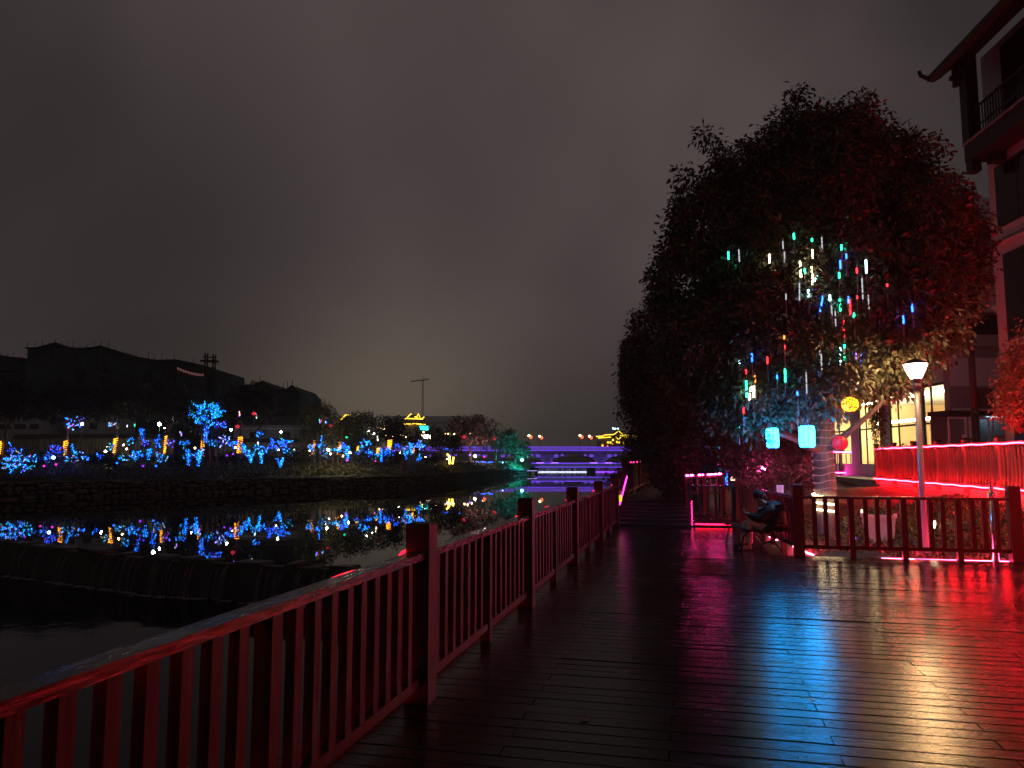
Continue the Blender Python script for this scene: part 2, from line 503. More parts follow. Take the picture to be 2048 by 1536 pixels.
# lay stones by walking along the wall
poly = [UD(u, bankD(u), 0) for u in range(-40, 1063, 6)]
lens = [0]
for a, b in zip(poly, poly[1:]): lens.append(lens[-1] + (b - a).length)
def along(s):
    i = int(np.searchsorted(lens, s)) - 1; i = max(0, min(i, len(poly) - 2))
    t = (s - lens[i]) / max(1e-6, lens[i + 1] - lens[i])
    return poly[i].lerp(poly[i + 1], t), (poly[i + 1] - poly[i]).normalized()
stones = []
zrow = [(-0.93, 0.42), (-0.60, 0.36), (-0.30, 0.32), (-0.05, 0.24)]
for zc, hh in zrow:
    s = 0.2 * random.random()
    while s < lens[-1] - 0.5:
        w = random.choice((random.uniform(0.22, 0.45), random.uniform(0.4, 1.15)))
        p, d = along(s + w / 2)
        stones.append((p, d, w, hh * random.uniform(0.65, 1.3), zc + random.uniform(-0.09, 0.09)))
        s += w + random.uniform(0.02, 0.07)
stones.sort(key=lambda q: q[0].length)
rest = MB()
for i, (p, d, w, hh, zc) in enumerate(stones):
    me = random.choice(rock_meshes)
    nrm = Vector((d.y, -d.x, 0))
    if nrm.dot(-p) < 0: nrm = -nrm
    Mx = Matrix((d, -nrm, Vector((0, 0, 1)))).transposed()
    if i < 290:
        o = link('stone', me, wall)
        o.matrix_local = Matrix.Translation(Vector((p.x, p.y, zc)) + nrm * random.uniform(0.0, 0.05) - wl) @ Mx.to_4x4() @ Matrix.Diagonal((w, 0.45, hh, 1))
    else:
        vs = [Mx @ Vector((v.co.x * w, v.co.y * 0.45, v.co.z * hh)) + Vector((p.x, p.y, zc)) - wl for v in me.vertices]
        rest.add(vs, [tuple(f.vertices) for f in me.polygons])
struct(rest.build('rubble_stones', stonem, wall), 'stuff')

# weir: wall, stepping stones, falling water
weir = thing('weir', 'low stone weir with rough blocks along its crest and water spilling over', 'weir', WEIR[1])
w0 = weir.location.copy()
wb = MB()
for a, b in zip(WEIR, WEIR[1:]):
    d = (b - a).normalized(); n = Vector((d.y, -d.x, 0))
    if n.y > 0: n = -n
    A = a - w0; B = b - w0
    wb.add([A + n * 0.55 + Vector((0, 0, -2.6)), B + n * 0.55 + Vector((0, 0, -2.6)), B + n * 0.28 + Vector((0, 0, WZ - 0.012)), A + n * 0.28 + Vector((0, 0, WZ - 0.012)),
            A - n * 0.5 + Vector((0, 0, WZ - 0.02)), B - n * 0.5 + Vector((0, 0, WZ - 0.02))], [(0, 1, 2, 3), (3, 2, 5, 4)])
wb.build('weir_wall', weirm, weir)
falls = MB(); foam = MB()
for a, b in zip(WEIR, WEIR[1:]):
    d = (b - a); ln = d.length; d.normalize(); n = Vector((d.y, -d.x, 0))
    if n.y > 0: n = -n
    s = 0.1
    while s < ln - 0.3:
        w = random.choice((random.uniform(0.32, 0.5), random.uniform(0.6, 1.15)))
        w = min(w, ln - s)
        c = a + d * (s + w / 2) - w0
        blk = MB(); jit = [random.uniform(-0.05, 0.05) for _ in range(16)]
        hh = random.uniform(0.02, 0.085)
        vs = []
        for k, (zz, kk) in enumerate(((-0.35, 1.0), (hh - 0.06, 0.97), (hh, 0.84))):
            for q, (x, y) in enumerate(((-1, -1), (1, -1), (1, 1), (-1, 1))):
                j = jit[(k * 4 + q) % 16]
                vs.append(c + d * (x * w / 2 * kk + j * 0.5) + n * (y * 0.30 * kk + j) + Vector((0, 0, WZ + zz + j * 0.4)))
        blk.add(vs, [(0, 1, 5, 4), (1, 2, 6, 5), (2, 3, 7, 6), (3, 0, 4, 7), (4, 5, 9, 8), (5, 6, 10, 9), (6, 7, 11, 10), (7, 4, 8, 11), (8, 9, 10, 11)])
        blk.build('crest_block', weirm, weir)
        gap = random.uniform(0.16, 0.34) if random.random() < 0.5 else random.uniform(0.45, 0.8)
        # strands of falling water in the gap (spreading a little)
        for k in range(int(3 + gap * 15)):
            t = s + w + random.uniform(-0.10, gap + 0.10)
            p0 = a + d * t - w0
            path = []
            rr = random.uniform(0.004, 0.013); drift = random.uniform(-0.07, 0.07)
            top = random.uniform(-0.25, 0.0)
            for q in range(5):
                f = q / 4
                path.append(p0 + n * (0.34 + 0.26 * f ** 0.6) + d * (drift * f) + Vector((0, 0, WZ + 0.012 + top - (0.86 + top) * f ** 1.4)))
            falls.tube(path, [rr, rr * 1.2, rr, rr * 0.8, rr * 1.3], 3)
        for k in range(int(6 + 12 * gap)):
            t = s + w + random.uniform(-0.35, gap + 0.35)
            p0 = a + d * t - w0 + n * random.uniform(0.56, 0.78)
            foam.ball(p0 + Vector((0, 0, LZ + 0.004)), random.uniform(0.03, 0.10), 6, sq=(1.7, 0.9, 0.28))
        s += w + gap
struct(falls.build('falling_water', foamm, weir), 'stuff')
struct(foam.build('foam', foamm, weir), 'stuff')

# ------------------------------------------------------------------ boardwalk
deck = bpy.data.objects.new('boardwalk', None); COL.objects.link(deck); struct(deck)
BW, BG = 0.138, 0.008
base = MB()
base.box((-0.15, 7.0, -0.16), (3.3, 23.2, 0.2)).box((5.0, 5.5, -0.162), (7.0, 16.0, 0.2))
base.build('joist_bed', underm, deck)
bm_cache = {}
def plank(l):
    k = round(l, 2)
    if k not in bm_cache:
        b = MB(); e = 0.004
        x, y, z = l / 2, BW / 2, 0.0
        V = [(-x, -y, -0.04), (x, -y, -0.04), (x, y, -0.04), (-x, y, -0.04), (-x, -y, -e), (x, -y, -e), (x, y, -e), (-x, y, -e),
             (-x + 0.0008, -y + e, 0), (x - 0.0008, -y + e, 0), (x - 0.0008, y - e, 0), (-x + 0.0008, y - e, 0)]
        b.add(V, [(0, 1, 5, 4), (1, 2, 6, 5), (2, 3, 7, 6), (3, 0, 4, 7), (4, 5, 9, 8), (5, 6, 10, 9), (6, 7, 11, 10), (7, 4, 8, 11), (8, 9, 10, 11)])
        bm_cache[k] = b.mesh('board', deckm)
    return bm_cache[k]
boards = []
y = -4.5; row = 0
while y < 18.25:
    yc = y + BW / 2
    off = -0.155 if row % 2 == 0 else 0.745
    xs = [off + 1.8 * k for k in range(-2, 6)]
    x0, x1 = -1.90, (6.9 if yc < 13.44 else 1.25)
    cuts = [x0] + [x for x in xs if x0 + 0.1 < x < x1 - 0.1] + [x1]
    for a, b in zip(cuts, cuts[1:]):
        boards.append(((a + b) / 2, yc, b - a - 0.006))
    y += BW + BG; row += 1
def seen(b):
    x, yc, l = b
    X = Vector((x, yc, 0)).dot(CAMR); D = Vector((x, yc, 0)).dot(CAMF)
    return D > 3.3 and abs(X) < 0.72 * D + l / 2
vis = sorted([b for b in boards if seen(b)], key=lambda b: b[1])
vset = set(vis[:295])
rest = MB()
for b in boards:
    x, yc, l = b
    tilt = random.gauss(0, 0.006); dz = random.gauss(0, 0.0012); roll = random.gauss(0, 0.0012)
    if b in vset:
        o = link('board', plank(l), deck, (x, yc, dz)); o.rotation_euler = (tilt, roll, 0)
    else:
        me = plank(l); M = Matrix.Rotation(tilt, 3, 'X')
        rest.add([M @ v.co + Vector((x, yc, dz)) for v in me.vertices], [tuple(f.vertices) for f in me.polygons])
struct(rest.build('far_boards', deckm, deck), 'stuff')

# stairs of the boardwalk further on
stairs = bpy.data.objects.new('boardwalk_steps', None); COL.objects.link(stairs); struct(stairs)
def flight(y0, n, run, z0, rise, x0, x1):
    for i in range(n):
        ya = y0 + i * run; z = z0 + (i + 1) * rise
        MB().box(((x0 + x1) / 2, ya + run / 2, z - 0.025), (x1 - x0, run + 0.03, 0.05)).build('tread', stepm, stairs)
        MB().box(((x0 + x1) / 2, ya + 0.035, z - 0.05 - rise / 2), (x1 - x0 - 0.02, 0.02, rise - 0.002)).build('riser', underm, stairs)
    return y0 + n * run, z0 + n * rise
ye, z1 = flight(18.3, 7, 0.36, 0.0, 0.076, -1.75, -0.05)
yb = ye
while yb < 31.6:
    MB().box((-0.9, yb + 0.16, z1 - 0.03 + random.gauss(0, 0.001)), (1.7, 0.30, 0.05)).build('landing_board', stepm, stairs)
    yb += 0.312
ye2, z2 = flight(yb, 9, 0.38, z1, 0.085, -1.75, -0.05)
MB().box((-0.7, ye2 + 4, z2 - 0.1), (2.4, 8, 0.16)).build('top_landing', stepm, stairs)
MB().box((-0.9, (18.4 + ye2) / 2 + 4, -0.6), (1.6, ye2 - 18.4 + 8, 0.9)).build('stair_base', underm, stairs)

# right bank land under and behind the garden
def gz_(x, y):
    z = -0.06
    z += 0.55 * max(0.0, min(1.0, (x - 3.2) / 2.9)) * max(0.0, min(1.0, (y - 14.0) / 2.2))
    z += 0.25 * max(0.0, min(1.0, (y - 18) / 10))
    z += 0.05 * math.sin(x * 2.3 + y) + 0.04 * math.sin(y * 3.1 - x * 1.7)
    if y < 14.0: z = min(z, -0.05)
    if x < -1.5: z -= 0.9
    return z
gx = [-4.2, -3.4, -2.6, -1.9, -1.2] + [-0.6 + 0.4 * i for i in range(18)]
gy = [13.62 + 0.4 * i for i in range(26)] + [24.5 + 1.5 * i for i in range(12)] + [45, 60, 90, 140, 200, 262]
g = MB()
for i in range(len(gx) - 1):
    for j in range(len(gy) - 1):
        if gx[i + 1] <= 1.3 and gy[j] < 18.6: continue
        if gx[i] < -1.9 and gy[j] < 23: continue
        q = [(gx[i], gy[j]), (gx[i + 1], gy[j]), (gx[i + 1], gy[j + 1]), (gx[i], gy[j + 1])]
        if all(-1.3 < x < -0.3 and y < 40 for x, y in q): continue
        def zz(x, y):
            z = gz_(x, y)
            if x < 0.1 and y < 42: z = min(z, -0.9 if y < 22 else -0.2) if x > -2.0 else -1.3
            if y > 40: z = 0.6
            return z
        g.add([(x, y, zz(x, y)) for x, y in q], [(0, 1, 2, 3)])
g.quad((6.0, 45, 0.6), (300, 45, 0.6), (300, 300, 0.6), (6.0, 300, 0.6))
struct(g.build('garden_ground', soilm))
# raised terrace behind the lit ramp fence
NL = CF((1750 - 1024) / F * 25, 25, 0.95); NR = CF((2048 - 1024) / F * 15.3, 15.3, 0.95)
ndir = (NL - NR).normalized(); nnor = Vector((ndir.y, -ndir.x, 0))          # points right, away from the river
t = MB()
a = NR - ndir * 11 + nnor * 0.02; b = NL + ndir * 2.0 + nnor * 0.02
t.prism([Vector((p.x, p.y, -0.3)) for p in (a, a + nnor * 60, b + nnor * 60 + ndir * 20, b + ndir * 20 + nnor * 0.5, b)], (0, 0, 1.19))
struct(t.build('raised_terrace', greywallm))

# ================================================================== FENCES
bal = MB().box((0, 0, 0.5), (0.066, 0.050, 1.0)).mesh('baluster', fencem)
def fence(name, label, A, B, z, posts, mids, spacing=0.185, width=None, hrail=0.98, post=0.165, ptop=1.17, pm=fencem, bm=None, slope=0.0, group=None, cat='fence', railmat=None):
    """posts / mids: distances along AB"""
    A = Vector(A); B = Vector(B); d = (B - A); d.z = 0; ln = d.length; ang = math.atan2(d.y, d.x)
    t = thing(name, label, cat, (A.x, A.y, z), ang, group)
    bm = bm or bal; rm = railmat or railm
    zf = lambda s: slope * s
    def cap(s, w, top, nm):
        b = MB(); e = 0.012
        zz = zf(s)
        b.box((s, 0, zz + top / 2 - 0.1 - e / 2), (w, w, top + 0.2 - e)).box((s, 0, zz + top - e / 2), (w, w, e), taper=0.88)
        b.build(nm, pm, t)
    for s in posts: cap(s, post, ptop, 'post')
    for s in mids: cap(s, 0.085, hrail - 0.042, 'mid_post')
    marks = sorted([(s, post / 2) for s in posts])
    allm = sorted([(s, post / 2) for s in posts] + [(s, 0.0425) for s in mids])
    # rails run between the big posts
    for (s0, w0_), (s1, w1_) in zip(marks, marks[1:]):
        a, b = s0 + w0_ - 0.004, s1 - w1_ + 0.004
        r = MB()
        r.bar((a, 0, zf(a) + hrail - 0.02), (b, 0, zf(b) + hrail - 0.02), 0.11, 0.045)
        r.build('top_rail', rm, t)
        r = MB(); r.bar((a, 0, zf(a) + 0.145), (b, 0, zf(b) + 0.145), 0.055, 0.06)
        r.build('bottom_rail', pm, t)
    for (s0, w0_), (s1, w1_) in zip(allm, allm[1:]):
        a, b = s0 + w0_, s1 - w1_
        n = max(1, round((b - a) / spacing) - 1)
        for k in range(n):
            s = a + (b - a) * (k + 1) / (n + 1)
            o = link('baluster', bm, t, (s, 0, zf(s) + 0.17), 0)
            o.scale = (1, 1, hrail - 0.215); o.rotation_euler = (0, random.gauss(0, 0.003), random.gauss(0, 0.02))
    return t
ys = [-2.6, 1.1] + [4.88 + 3.32 * i for i in range(5)]
river_fence = fence('river_fence', 'long dark red wooden baluster fence along the river edge of the boardwalk', (-1.79, ys[0], 0), (-1.79, ys[-1], 0), 0,
                    [y - ys[0] for y in ys], [(a + b) / 2 - ys[0] for a, b in zip(ys, ys[1:])], railmat=railm)
# rim board under the river fence
MB().box((-1.985, 7.3, -0.06), (0.04, 22.5, 0.34)).build('rim_board', fencem, deck)
stair_fence = fence('stair_fence', 'baluster fence beside the upper landing of the boardwalk steps', (-1.79, 20.95, 0), (-1.79, 31.5, 0), z1,
                    [0, 5.27, 10.55], [2.63, 7.9], spacing=0.30, hrail=0.95, ptop=1.12, post=0.15)
garden_fence = fence('garden_fence', 'dark red baluster fence across the deck in front of the lit garden', (1.72, 13.53, 0), (4.97, 13.6, 0), 0,
                     [0, 3.25], [0.83, 1.63, 2.44], spacing=0.19)
side_fence = fence('bench_fence', 'baluster fence running behind the bench towards the trees', (1.70, 13.70, 0), (1.04, 18.62, 0), 0,
                   [4.97], [0.02, 0.83, 1.65, 2.47, 3.3, 4.1], spacing=0.19, post=0.12, ptop=1.05)
for s0, s1 in ((0.0, 4.97),):
    MB().bar((s0, 0, 0.96), (s1, 0, 0.96), 0.11, 0.045).build('top_rail', railm, side_fence)
    MB().bar((s0, 0, 0.145), (s1, 0, 0.145), 0.055, 0.06).build('bottom_rail', fencem, side_fence)
end_fence = fence('corner_fence', 'short baluster fence closing the deck beside the steps', (-0.06, 18.66, 0), (0.96, 18.66, 0), 0, [0.0], [1.0], spacing=0.17, post=0.11, ptop=1.05)
MB().bar((0.05, 0, 0.96), (1.0, 0, 0.96), 0.11, 0.045).build('top_rail', railm, end_fence)
MB().bar((0.05, 0, 0.145), (1.0, 0, 0.145), 0.055, 0.06).build('bottom_rail', fencem, end_fence)

# red rope lights on the river fence
def rope(name, label, path, m, r=0.012, group=None, cat='rope light', n=6):
    o = MB().tube(path, r, n).build(name, m)
    return tag(o, label, cat, group)
pth = []
yy = -1.6
while yy < 18.0:
    k = min(abs(yy - y) for y in ys)
    z = 0.955 + 0.010 * math.sin(yy * 2.1) + 0.010 * math.sin(yy * 5.3) + (0.030 if k < 0.22 else 0)
    pth.append((-1.79 - 0.066 - 0.004 * math.sin(yy * 3) - (0.03 if k < 0.14 else 0), yy, z)); yy += 0.11
rope('rope_light', 'red rope light sagging along the outer edge of the river fence rail', pth, led_red, 0.009)
pth = [(-1.935, y, -0.01) for y in np.arange(-1.5, 18.0, 0.25)]
rope('rope_light', 'red rope light along the outer deck edge under the river fence', pth, led_red, 0.010)
beads = MB()
for y in np.arange(1.9, 8.0, 0.186):
    if random.random() < 0.75:
        beads.ball((-1.865, y + random.uniform(-0.03, 0.03), 0.235 + random.uniform(-0.012, 0.012)), 0.011, 6)
beads.tube([(-1.868, y, 0.235 + 0.01 * math.sin(y * 9)) for y in np.arange(1.8, 8.1, 0.1)], 0.004, 4, mi=1)
tag(beads.build('bulb_string', [led_red, blackm]), 'string of small red bulbs low behind the balusters of the river fence', 'light string')
# magenta strips by the steps
rope('neon_strip', 'magenta neon strip sloping down beside the first flight of steps', [(-1.72, 18.5, 0.5), (-1.72, 20.7, 1.13)], neon_mag_soft, 0.016, 'strips beside the steps')
hr = thing('stair_handrail', 'dark red handrail with posts on the river side of the first flight', 'handrail', (-1.78, 18.35, 0))
for y_, z_ in ((0.0, 1.05), (1.1, 1.3), (2.2, 1.62)):
    MB().box((0, y_, z_ / 2), (0.11, 0.11, z_)).build('post', fencem, hr)
MB().bar((0, 0.05, 0.92), (0, 2.5, 1.48), 0.09, 0.05).build('rail', railm, hr)
MB().bar((0, 0.05, 0.42), (0, 2.5, 0.98), 0.06, 0.05).build('rail', fencem, hr)
rope('neon_strip', 'magenta neon strip sloping up beside the second flight of steps', [P(1291, 946, 30.5), P(1296, 911, 34)], neon_mag_soft, 0.020, 'strips beside the steps')
rl = MB()
for k in range(7):
    p = Vector((-1.79, 21.6 + k * 1.4 + random.uniform(-0.3, 0.3), z1 + 0.97))
    rl.ball(p, 0.020, 6)
tag(rl.build('bulb_string', led_pink), 'row of small pink bulbs on the rail of the landing fence', 'light string')
MBs = MB().box((0, 0, 0.175), (0.05, 0.02, 0.35)); sg = MBs.build('notice_board', paperm, loc=G(1234, 1040, 0) + Vector((-0.02, -0.2, 0.33)))
tag(sg, 'narrow pale notice fixed on the last post of the river fence', 'notice')
yl = thing('warning_lamp', 'small yellow lamp on the post at the foot of the steps', 'lamp', Vector((-1.70, 18.28, 0.58)))
em_y = em('yellow_lamp', (1.0, 0.62, 0.02), 1.2)
MB().lathe([(0.02, 0), (0.055, 0.02), (0.06, 0.10), (0.045, 0.16)], (0, 0, 0), 10).build('shade', em_y, yl)
MB().lathe([(0.045, 0.16), (0.065, 0.17), (0.06, 0.25), (0.02, 0.27)], (0, 0, 0), 10).build('cap', whitem, yl)
# strips at the deck edge behind the garden fence and corner fence
rope('led_strip', 'pink red strip light along the deck edge behind the garden fence', [(1.85, 13.72, -0.048), (4.95, 13.79, -0.048)], led_edge, 0.013)
rope('led_strip', 'red strip light along the ground under the corner fence', [(0.05, 18.74, 0.05), (0.93, 18.74, 0.05)], em('led_corner', (1.0, 0.006, 0.04), 14), 0.016)
rope('led_strip', 'pink strip light on the ground behind the bench fence', [(2.0, 13.95, -0.045), (1.32, 18.5, -0.045)], led_edge, 0.013)
pk = MB()
for z in np.arange(0.05, 0.62, 0.045):
    pk.ball((-0.02 + random.uniform(-0.01, 0.01), 18.58, z), 0.014, 6)
tag(pk.build('bulb_string', led_pink), 'pink bulbs climbing the end post of the corner fence', 'light string')

# lit ramp fence on the right: dense pale slats, neon along top and bottom
slat = MB().box((0, 0, 0.5), (0.045, 0.045, 1.0)).mesh('slat', rampm)
RL = (NL - NR).length + 11
RA = NR - ndir * 11
rf = thing('ramp_fence', 'pale slatted fence of the raised ramp edged by red neon lines', 'fence', (RA.x, RA.y, 0.95), math.atan2(ndir.y, ndir.x))
for s in np.arange(0.0, RL + 0.01, RL / 12):
    MB().box((s, 0, 0.48), (0.13, 0.13, 1.26)).build('post', rampm, rf)
    MB().box((s, 0, 1.135), (0.17, 0.17, 0.05), taper=0.7).build('post_cap', fencem, rf)
MB().bar((0, 0, 0.99), (RL, 0, 0.99), 0.14, 0.07).build('top_rail', fencem, rf)
MB().bar((0, 0, 0.03), (RL, 0, 0.03), 0.10, 0.07).build('bottom_rail', fencem, rf)
MB().bar((0, -0.06, -0.13), (RL, -0.06, -0.13), 0.05, 0.22).build('edge_beam', fencem, rf)
s = 0.12
while s < RL:
    o = link('slat', slat, rf, (s, 0, 0.06)); o.scale = (1, 1, 0.90); o.rotation_euler = (0, random.gauss(0, 0.006), random.gauss(0, 0.04))
    s += 0.172
back = nnor * -0.10
def nline(z0, off, n=92):
    return [RA + ndir * (RL * k / n) - nnor * off + Vector((0, 0, z0 + 0.008 * math.sin(k * 1.3))) for k in range(n + 1)]
rope('neon_line', 'glowing red neon line along the top rail of the ramp fence', nline(0.98, 0.085), neon_red, 0.016, cat='neon line')
rope('neon_line', 'glowing orange red neon line along the foot of the ramp fence', nline(0.01, 0.10), neon_red_low, 0.016, cat='neon line')
for k in range(6):
    pl = MB().box((0, 0, 0), (0.28, 0.28, 1.3)).build('ramp_pier', fencem, rf); pl.location = (RL * (0.05 + 0.18 * k), -0.2, -0.70)
pst = thing('steel_post', 'shiny stainless steel post beside the last garden fence post', 'post', (4.72, 13.74, 0))
MB().lathe([(0.05, -0.1), (0.05, 1.0)], (0, 0, 0), 14).build('shaft', chromem, pst, smooth=True)
MB().lathe([(0.062, 1.0), (0.062, 1.05), (0.03, 1.09), (0.03, 1.25)], (0, 0, 0), 14).build('collar', chromem, pst)
# far magenta fences in the garden
def small_neon(label, a, b, h, top=True, bot=True):
    a = Vector(a); b = Vector(b); d = b - a
    t = thing('garden_rail', label, 'fence', a, math.atan2(d.y, d.x)); l = Vector((d.x, d.y, 0)).length
    for s in np.linspace(0, l, 3): MB().box((s, 0, h / 2 - 0.2), (0.10, 0.10, h + 0.5)).build('post', fencem, t)
    MB().bar((0, 0, h - 0.03), (l, 0, h - 0.03), 0.09, 0.05).build('top_rail', fencem, t)
    MB().bar((0, 0, 0.05), (l, 0, 0.05), 0.06, 0.05).build('bottom_rail', fencem, t)
    for s in np.arange(0.15, l - 0.05, 0.19): MB().box((s, 0, h / 2), (0.05, 0.03, h - 0.1)).build('baluster', rampm, t)
    up = Vector((0, 0, 1)); n = -CAMF * 0.07
    lb_ = label.split('fence')[0].strip()
    if top and h > 0.6: rope('neon_strip', 'magenta strip along the top of the ' + lb_ + ' fence', [a + n + up * h, b + n + up * h], neon_mag, 0.02)
    elif top:
        ds = MB()
        for f0, f1 in ((0, .07), (.12, .2), (.34, .41), (.45, .49), (.6, .76), (.79, .86), (.9, 1.0)):
            ds.tube([a.lerp(b, f0) + n + up * h, a.lerp(b, f1) + n + up * h], 0.02, 6)
        ds.tube([a + n + up * h, b + n + up * h], 0.006, 4, 1)
        tag(ds.build('neon_strip', [neon_mag_hi, blackm]), 'broken magenta strip along the top of the ' + lb_ + ' fence', 'rope light')
    if bot: rope('neon_strip', 'magenta strip along the foot of the ' + label.split('fence')[0].strip() + ' fence', [a + n + up * 0.02, b + n + up * 0.02], neon_mag, 0.02)
small_neon('distant slatted fence beyond the wrapped trunk', P(1652, 946, 33), P(1712, 947, 33), 0.92)
small_neon('low garden fence under the leaves beyond the corner', P(1372, 990, 19.6), P(1442, 986, 19.9), 0.5, True, False)
rope('neon_strip', 'short pale pink strip high beside the blue wrapped pole', [P(1443, 912, 24), P(1457, 911, 24)], neon_mag, 0.025)
rope('neon_strip', 'short pale pink strip halfway up the blue wrapped pole', [P(1440, 931, 24), P(1450, 933, 24)], neon_mag, 0.025)

# ================================================================== TREES
def leaves(name, centers, radii, per, size, m, parent, droop=0.5, mi=None, loc=(0, 0, 0), asp=0.42, seedn=0, flat=1.0):
    """clumps of pointed leaves; centers (n,3) with radii (n,), per leaves each"""
    rg = np.random.default_rng(100 + seedn)
    C = np.repeat(np.asarray(centers, float), per, axis=0); Rr = np.repeat(np.asarray(radii, float), per)
    n = len(C)
    dv = rg.normal(size=(n, 3)); dv /= np.linalg.norm(dv, axis=1)[:, None]
    rad = rg.random(n) ** 0.62
    off = dv * (Rr * rad)[:, None]; off[:, 2] *= flat
    Pp = C + off - np.asarray(loc)
    ax = dv * 0.8 + rg.normal(size=(n, 3)) * 0.6; ax[:, 2] -= droop + 0.2 * rg.random(n)
    ax /= np.linalg.norm(ax, axis=1)[:, None]
    sd = np.cross(ax, rg.normal(size=(n, 3))); sd /= np.linalg.norm(sd, axis=1)[:, None]
    nr = np.cross(ax, sd)
    L_ = size * rg.uniform(0.65, 1.25, n); Wd = L_ * asp * 0.5
    V = np.empty((n, 4, 3))
    V[:, 0] = Pp
    V[:, 1] = Pp + ax * (L_ * 0.45)[:, None] + sd * Wd[:, None] + nr * (L_ * 0.06)[:, None]
    V[:, 2] = Pp + ax * L_[:, None]
    V[:, 3] = Pp + ax * (L_ * 0.45)[:, None] - sd * Wd[:, None] + nr * (L_ * 0.06)[:, None]
    Q = np.arange(n * 4).reshape(n, 4)
    return npmesh(name, V.reshape(-1, 3), Q, m, parent)
def shell(lobes, spacing, seedn=0, inner=0.35):
    """clump centres over lobes ((x,y,z),(rx,ry,rz)): spread on the surface and some inside"""
    rg = np.random.default_rng(500 + seedn); out = []
    for (c, r) in lobes:
        r = np.asarray(r, float); c = np.asarray(c, float)
        area = 4 * math.pi * (((r[0] * r[1]) ** 1.6 + (r[0] * r[2]) ** 1.6 + (r[1] * r[2]) ** 1.6) / 3) ** (1 / 1.6)
        n = int(area / spacing ** 2)
        d = rg.normal(size=(n, 3)); d /= np.linalg.norm(d, axis=1)[:, None]
        k = rg.uniform(0.86, 1.06, n)[:, None]
        out.append(c + d * r * k)
        ni = int(n * inner)
        d = rg.normal(size=(ni, 3)); d /= np.linalg.norm(d, axis=1)[:, None]
        out.append(c + d * r * rg.uniform(0.35, 0.85, ni)[:, None])
    pts = np.concatenate(out)
    keep = np.ones(len(pts), bool)          # drop clumps buried deep inside other lobes
    for (c, r) in lobes:
        q = (pts - np.asarray(c)) / np.asarray(r)
        keep &= ~((q ** 2).sum(1) < 0.30)
    return pts[keep]
def limb(mb, a, b, r0, r1, bend=0.15, n=6, sides=7):
    a = Vector(a); b = Vector(b); path = []; l = (b - a).length
    o = Vector((random.uniform(-1, 1), random.uniform(-1, 1), random.uniform(0, 0.6))) * bend * l
    for i in range(n + 1):
        t = i / n
        path.append(a.lerp(b, t) + o * math.sin(math.pi * t) * 0.6)
    mb.tube(path, [r0 + (r1 - r0) * i / n for i in range(n + 1)], sides)
    return path

# --- the great tree by the bench
TD = 15.2
TB = G(1640, 1088, 0); TB = UD(1641, TD, -0.08)
big = thing('camphor_tree', 'great dense evergreen tree hung with lanterns and coloured light tubes', 'tree', TB)
big_lobes = []
def lobe(u, v, ru, rv, dD=0.0, rd=None, D0=TD):
    c = P(u, v, D0 + dD); k = (D0 + dD) / F; ru = max(16, ru - 30); rv = max(16, rv - 26)
    big_lobes.append((tuple(c), (ru * k, (rd if rd else ru * 0.9) * k, rv * k)))
for a in ((1640, 560, 270, 270, 0.3), (1650, 330, 150, 130, 0.2), (1700, 265, 95, 75, 0.4), (1570, 260, 60, 60, 0.2), (1480, 350, 95, 85, 0.2), (1430, 450, 115, 110, 0.3),
          (1780, 330, 95, 85, 0.2), (1830, 430, 125, 115, 0.0), (1900, 510, 95, 95, 0.2), (1385, 570, 110, 120, 0.4), (1840, 590, 130, 110, -0.3), (1730, 640, 150, 120, -0.8),
          (1540, 650, 150, 130, -0.8), (1420, 700, 120, 120, -0.2), (1850, 670, 92, 66, 0.3), (1755, 742, 110, 68, -0.3), (1620, 770, 130, 80, -1.1), (1500, 790, 120, 90, -0.7),
          (1870, 285, 34, 34, 0.3), (1415, 285, 40, 36, 0.3), (1735, 205, 40, 34, 0.3), (1590, 205, 34, 30, 0.3), (1375, 360, 44, 46, 0.3), (1950, 460, 50, 46, 0.2)):
    lobe(*a)
cl = shell(big_lobes, 0.34, 1, 0.30)
# keep the window through which the building shows at the right
lo_ = []
for p in cl:
    lo_.append(p)
cl = np.array(lo_)
tw = MB()
top = TB + Vector((0.05, 0.1, 2.6))
trunk_path = [TB + Vector((0, 0, -0.3)), TB + Vector((0, 0, 0.15)), TB + Vector((0.02, 0, 0.9)), TB + Vector((0.0, 0.05, 1.8)), top]
tw.tube(trunk_path, [0.30, 0.235, 0.205, 0.195, 0.20], 14)
forks = []
for (u, v, dd, r) in ((1600, 620, 0.1, 0.13), (1655, 560, 0.2, 0.14), (1730, 640, -0.2, 0.12), (1500, 660, 0.2, 0.10), (1810, 600, 0.2, 0.10), (1660, 350, 0.3, 0.05), (1560, 360, 0.3, 0.045), (1780, 400, 0.3, 0.045)):
    e = P(u, v, TD + dd)
    src = top if v > 500 else forks[{1660: 1, 1560: 0, 1780: 2}[u]][-1]
    forks.append(limb(tw, src, e, r, r * 0.5, 0.10))
for k in range(60):
    c = Vector(cl[random.randrange(len(cl))])
    src = random.choice(forks); a = src[random.randrange(2, len(src))]
    if (c - a).length < 2.6: limb(tw, a, c, 0.035, 0.010, 0.2, 4, 4)
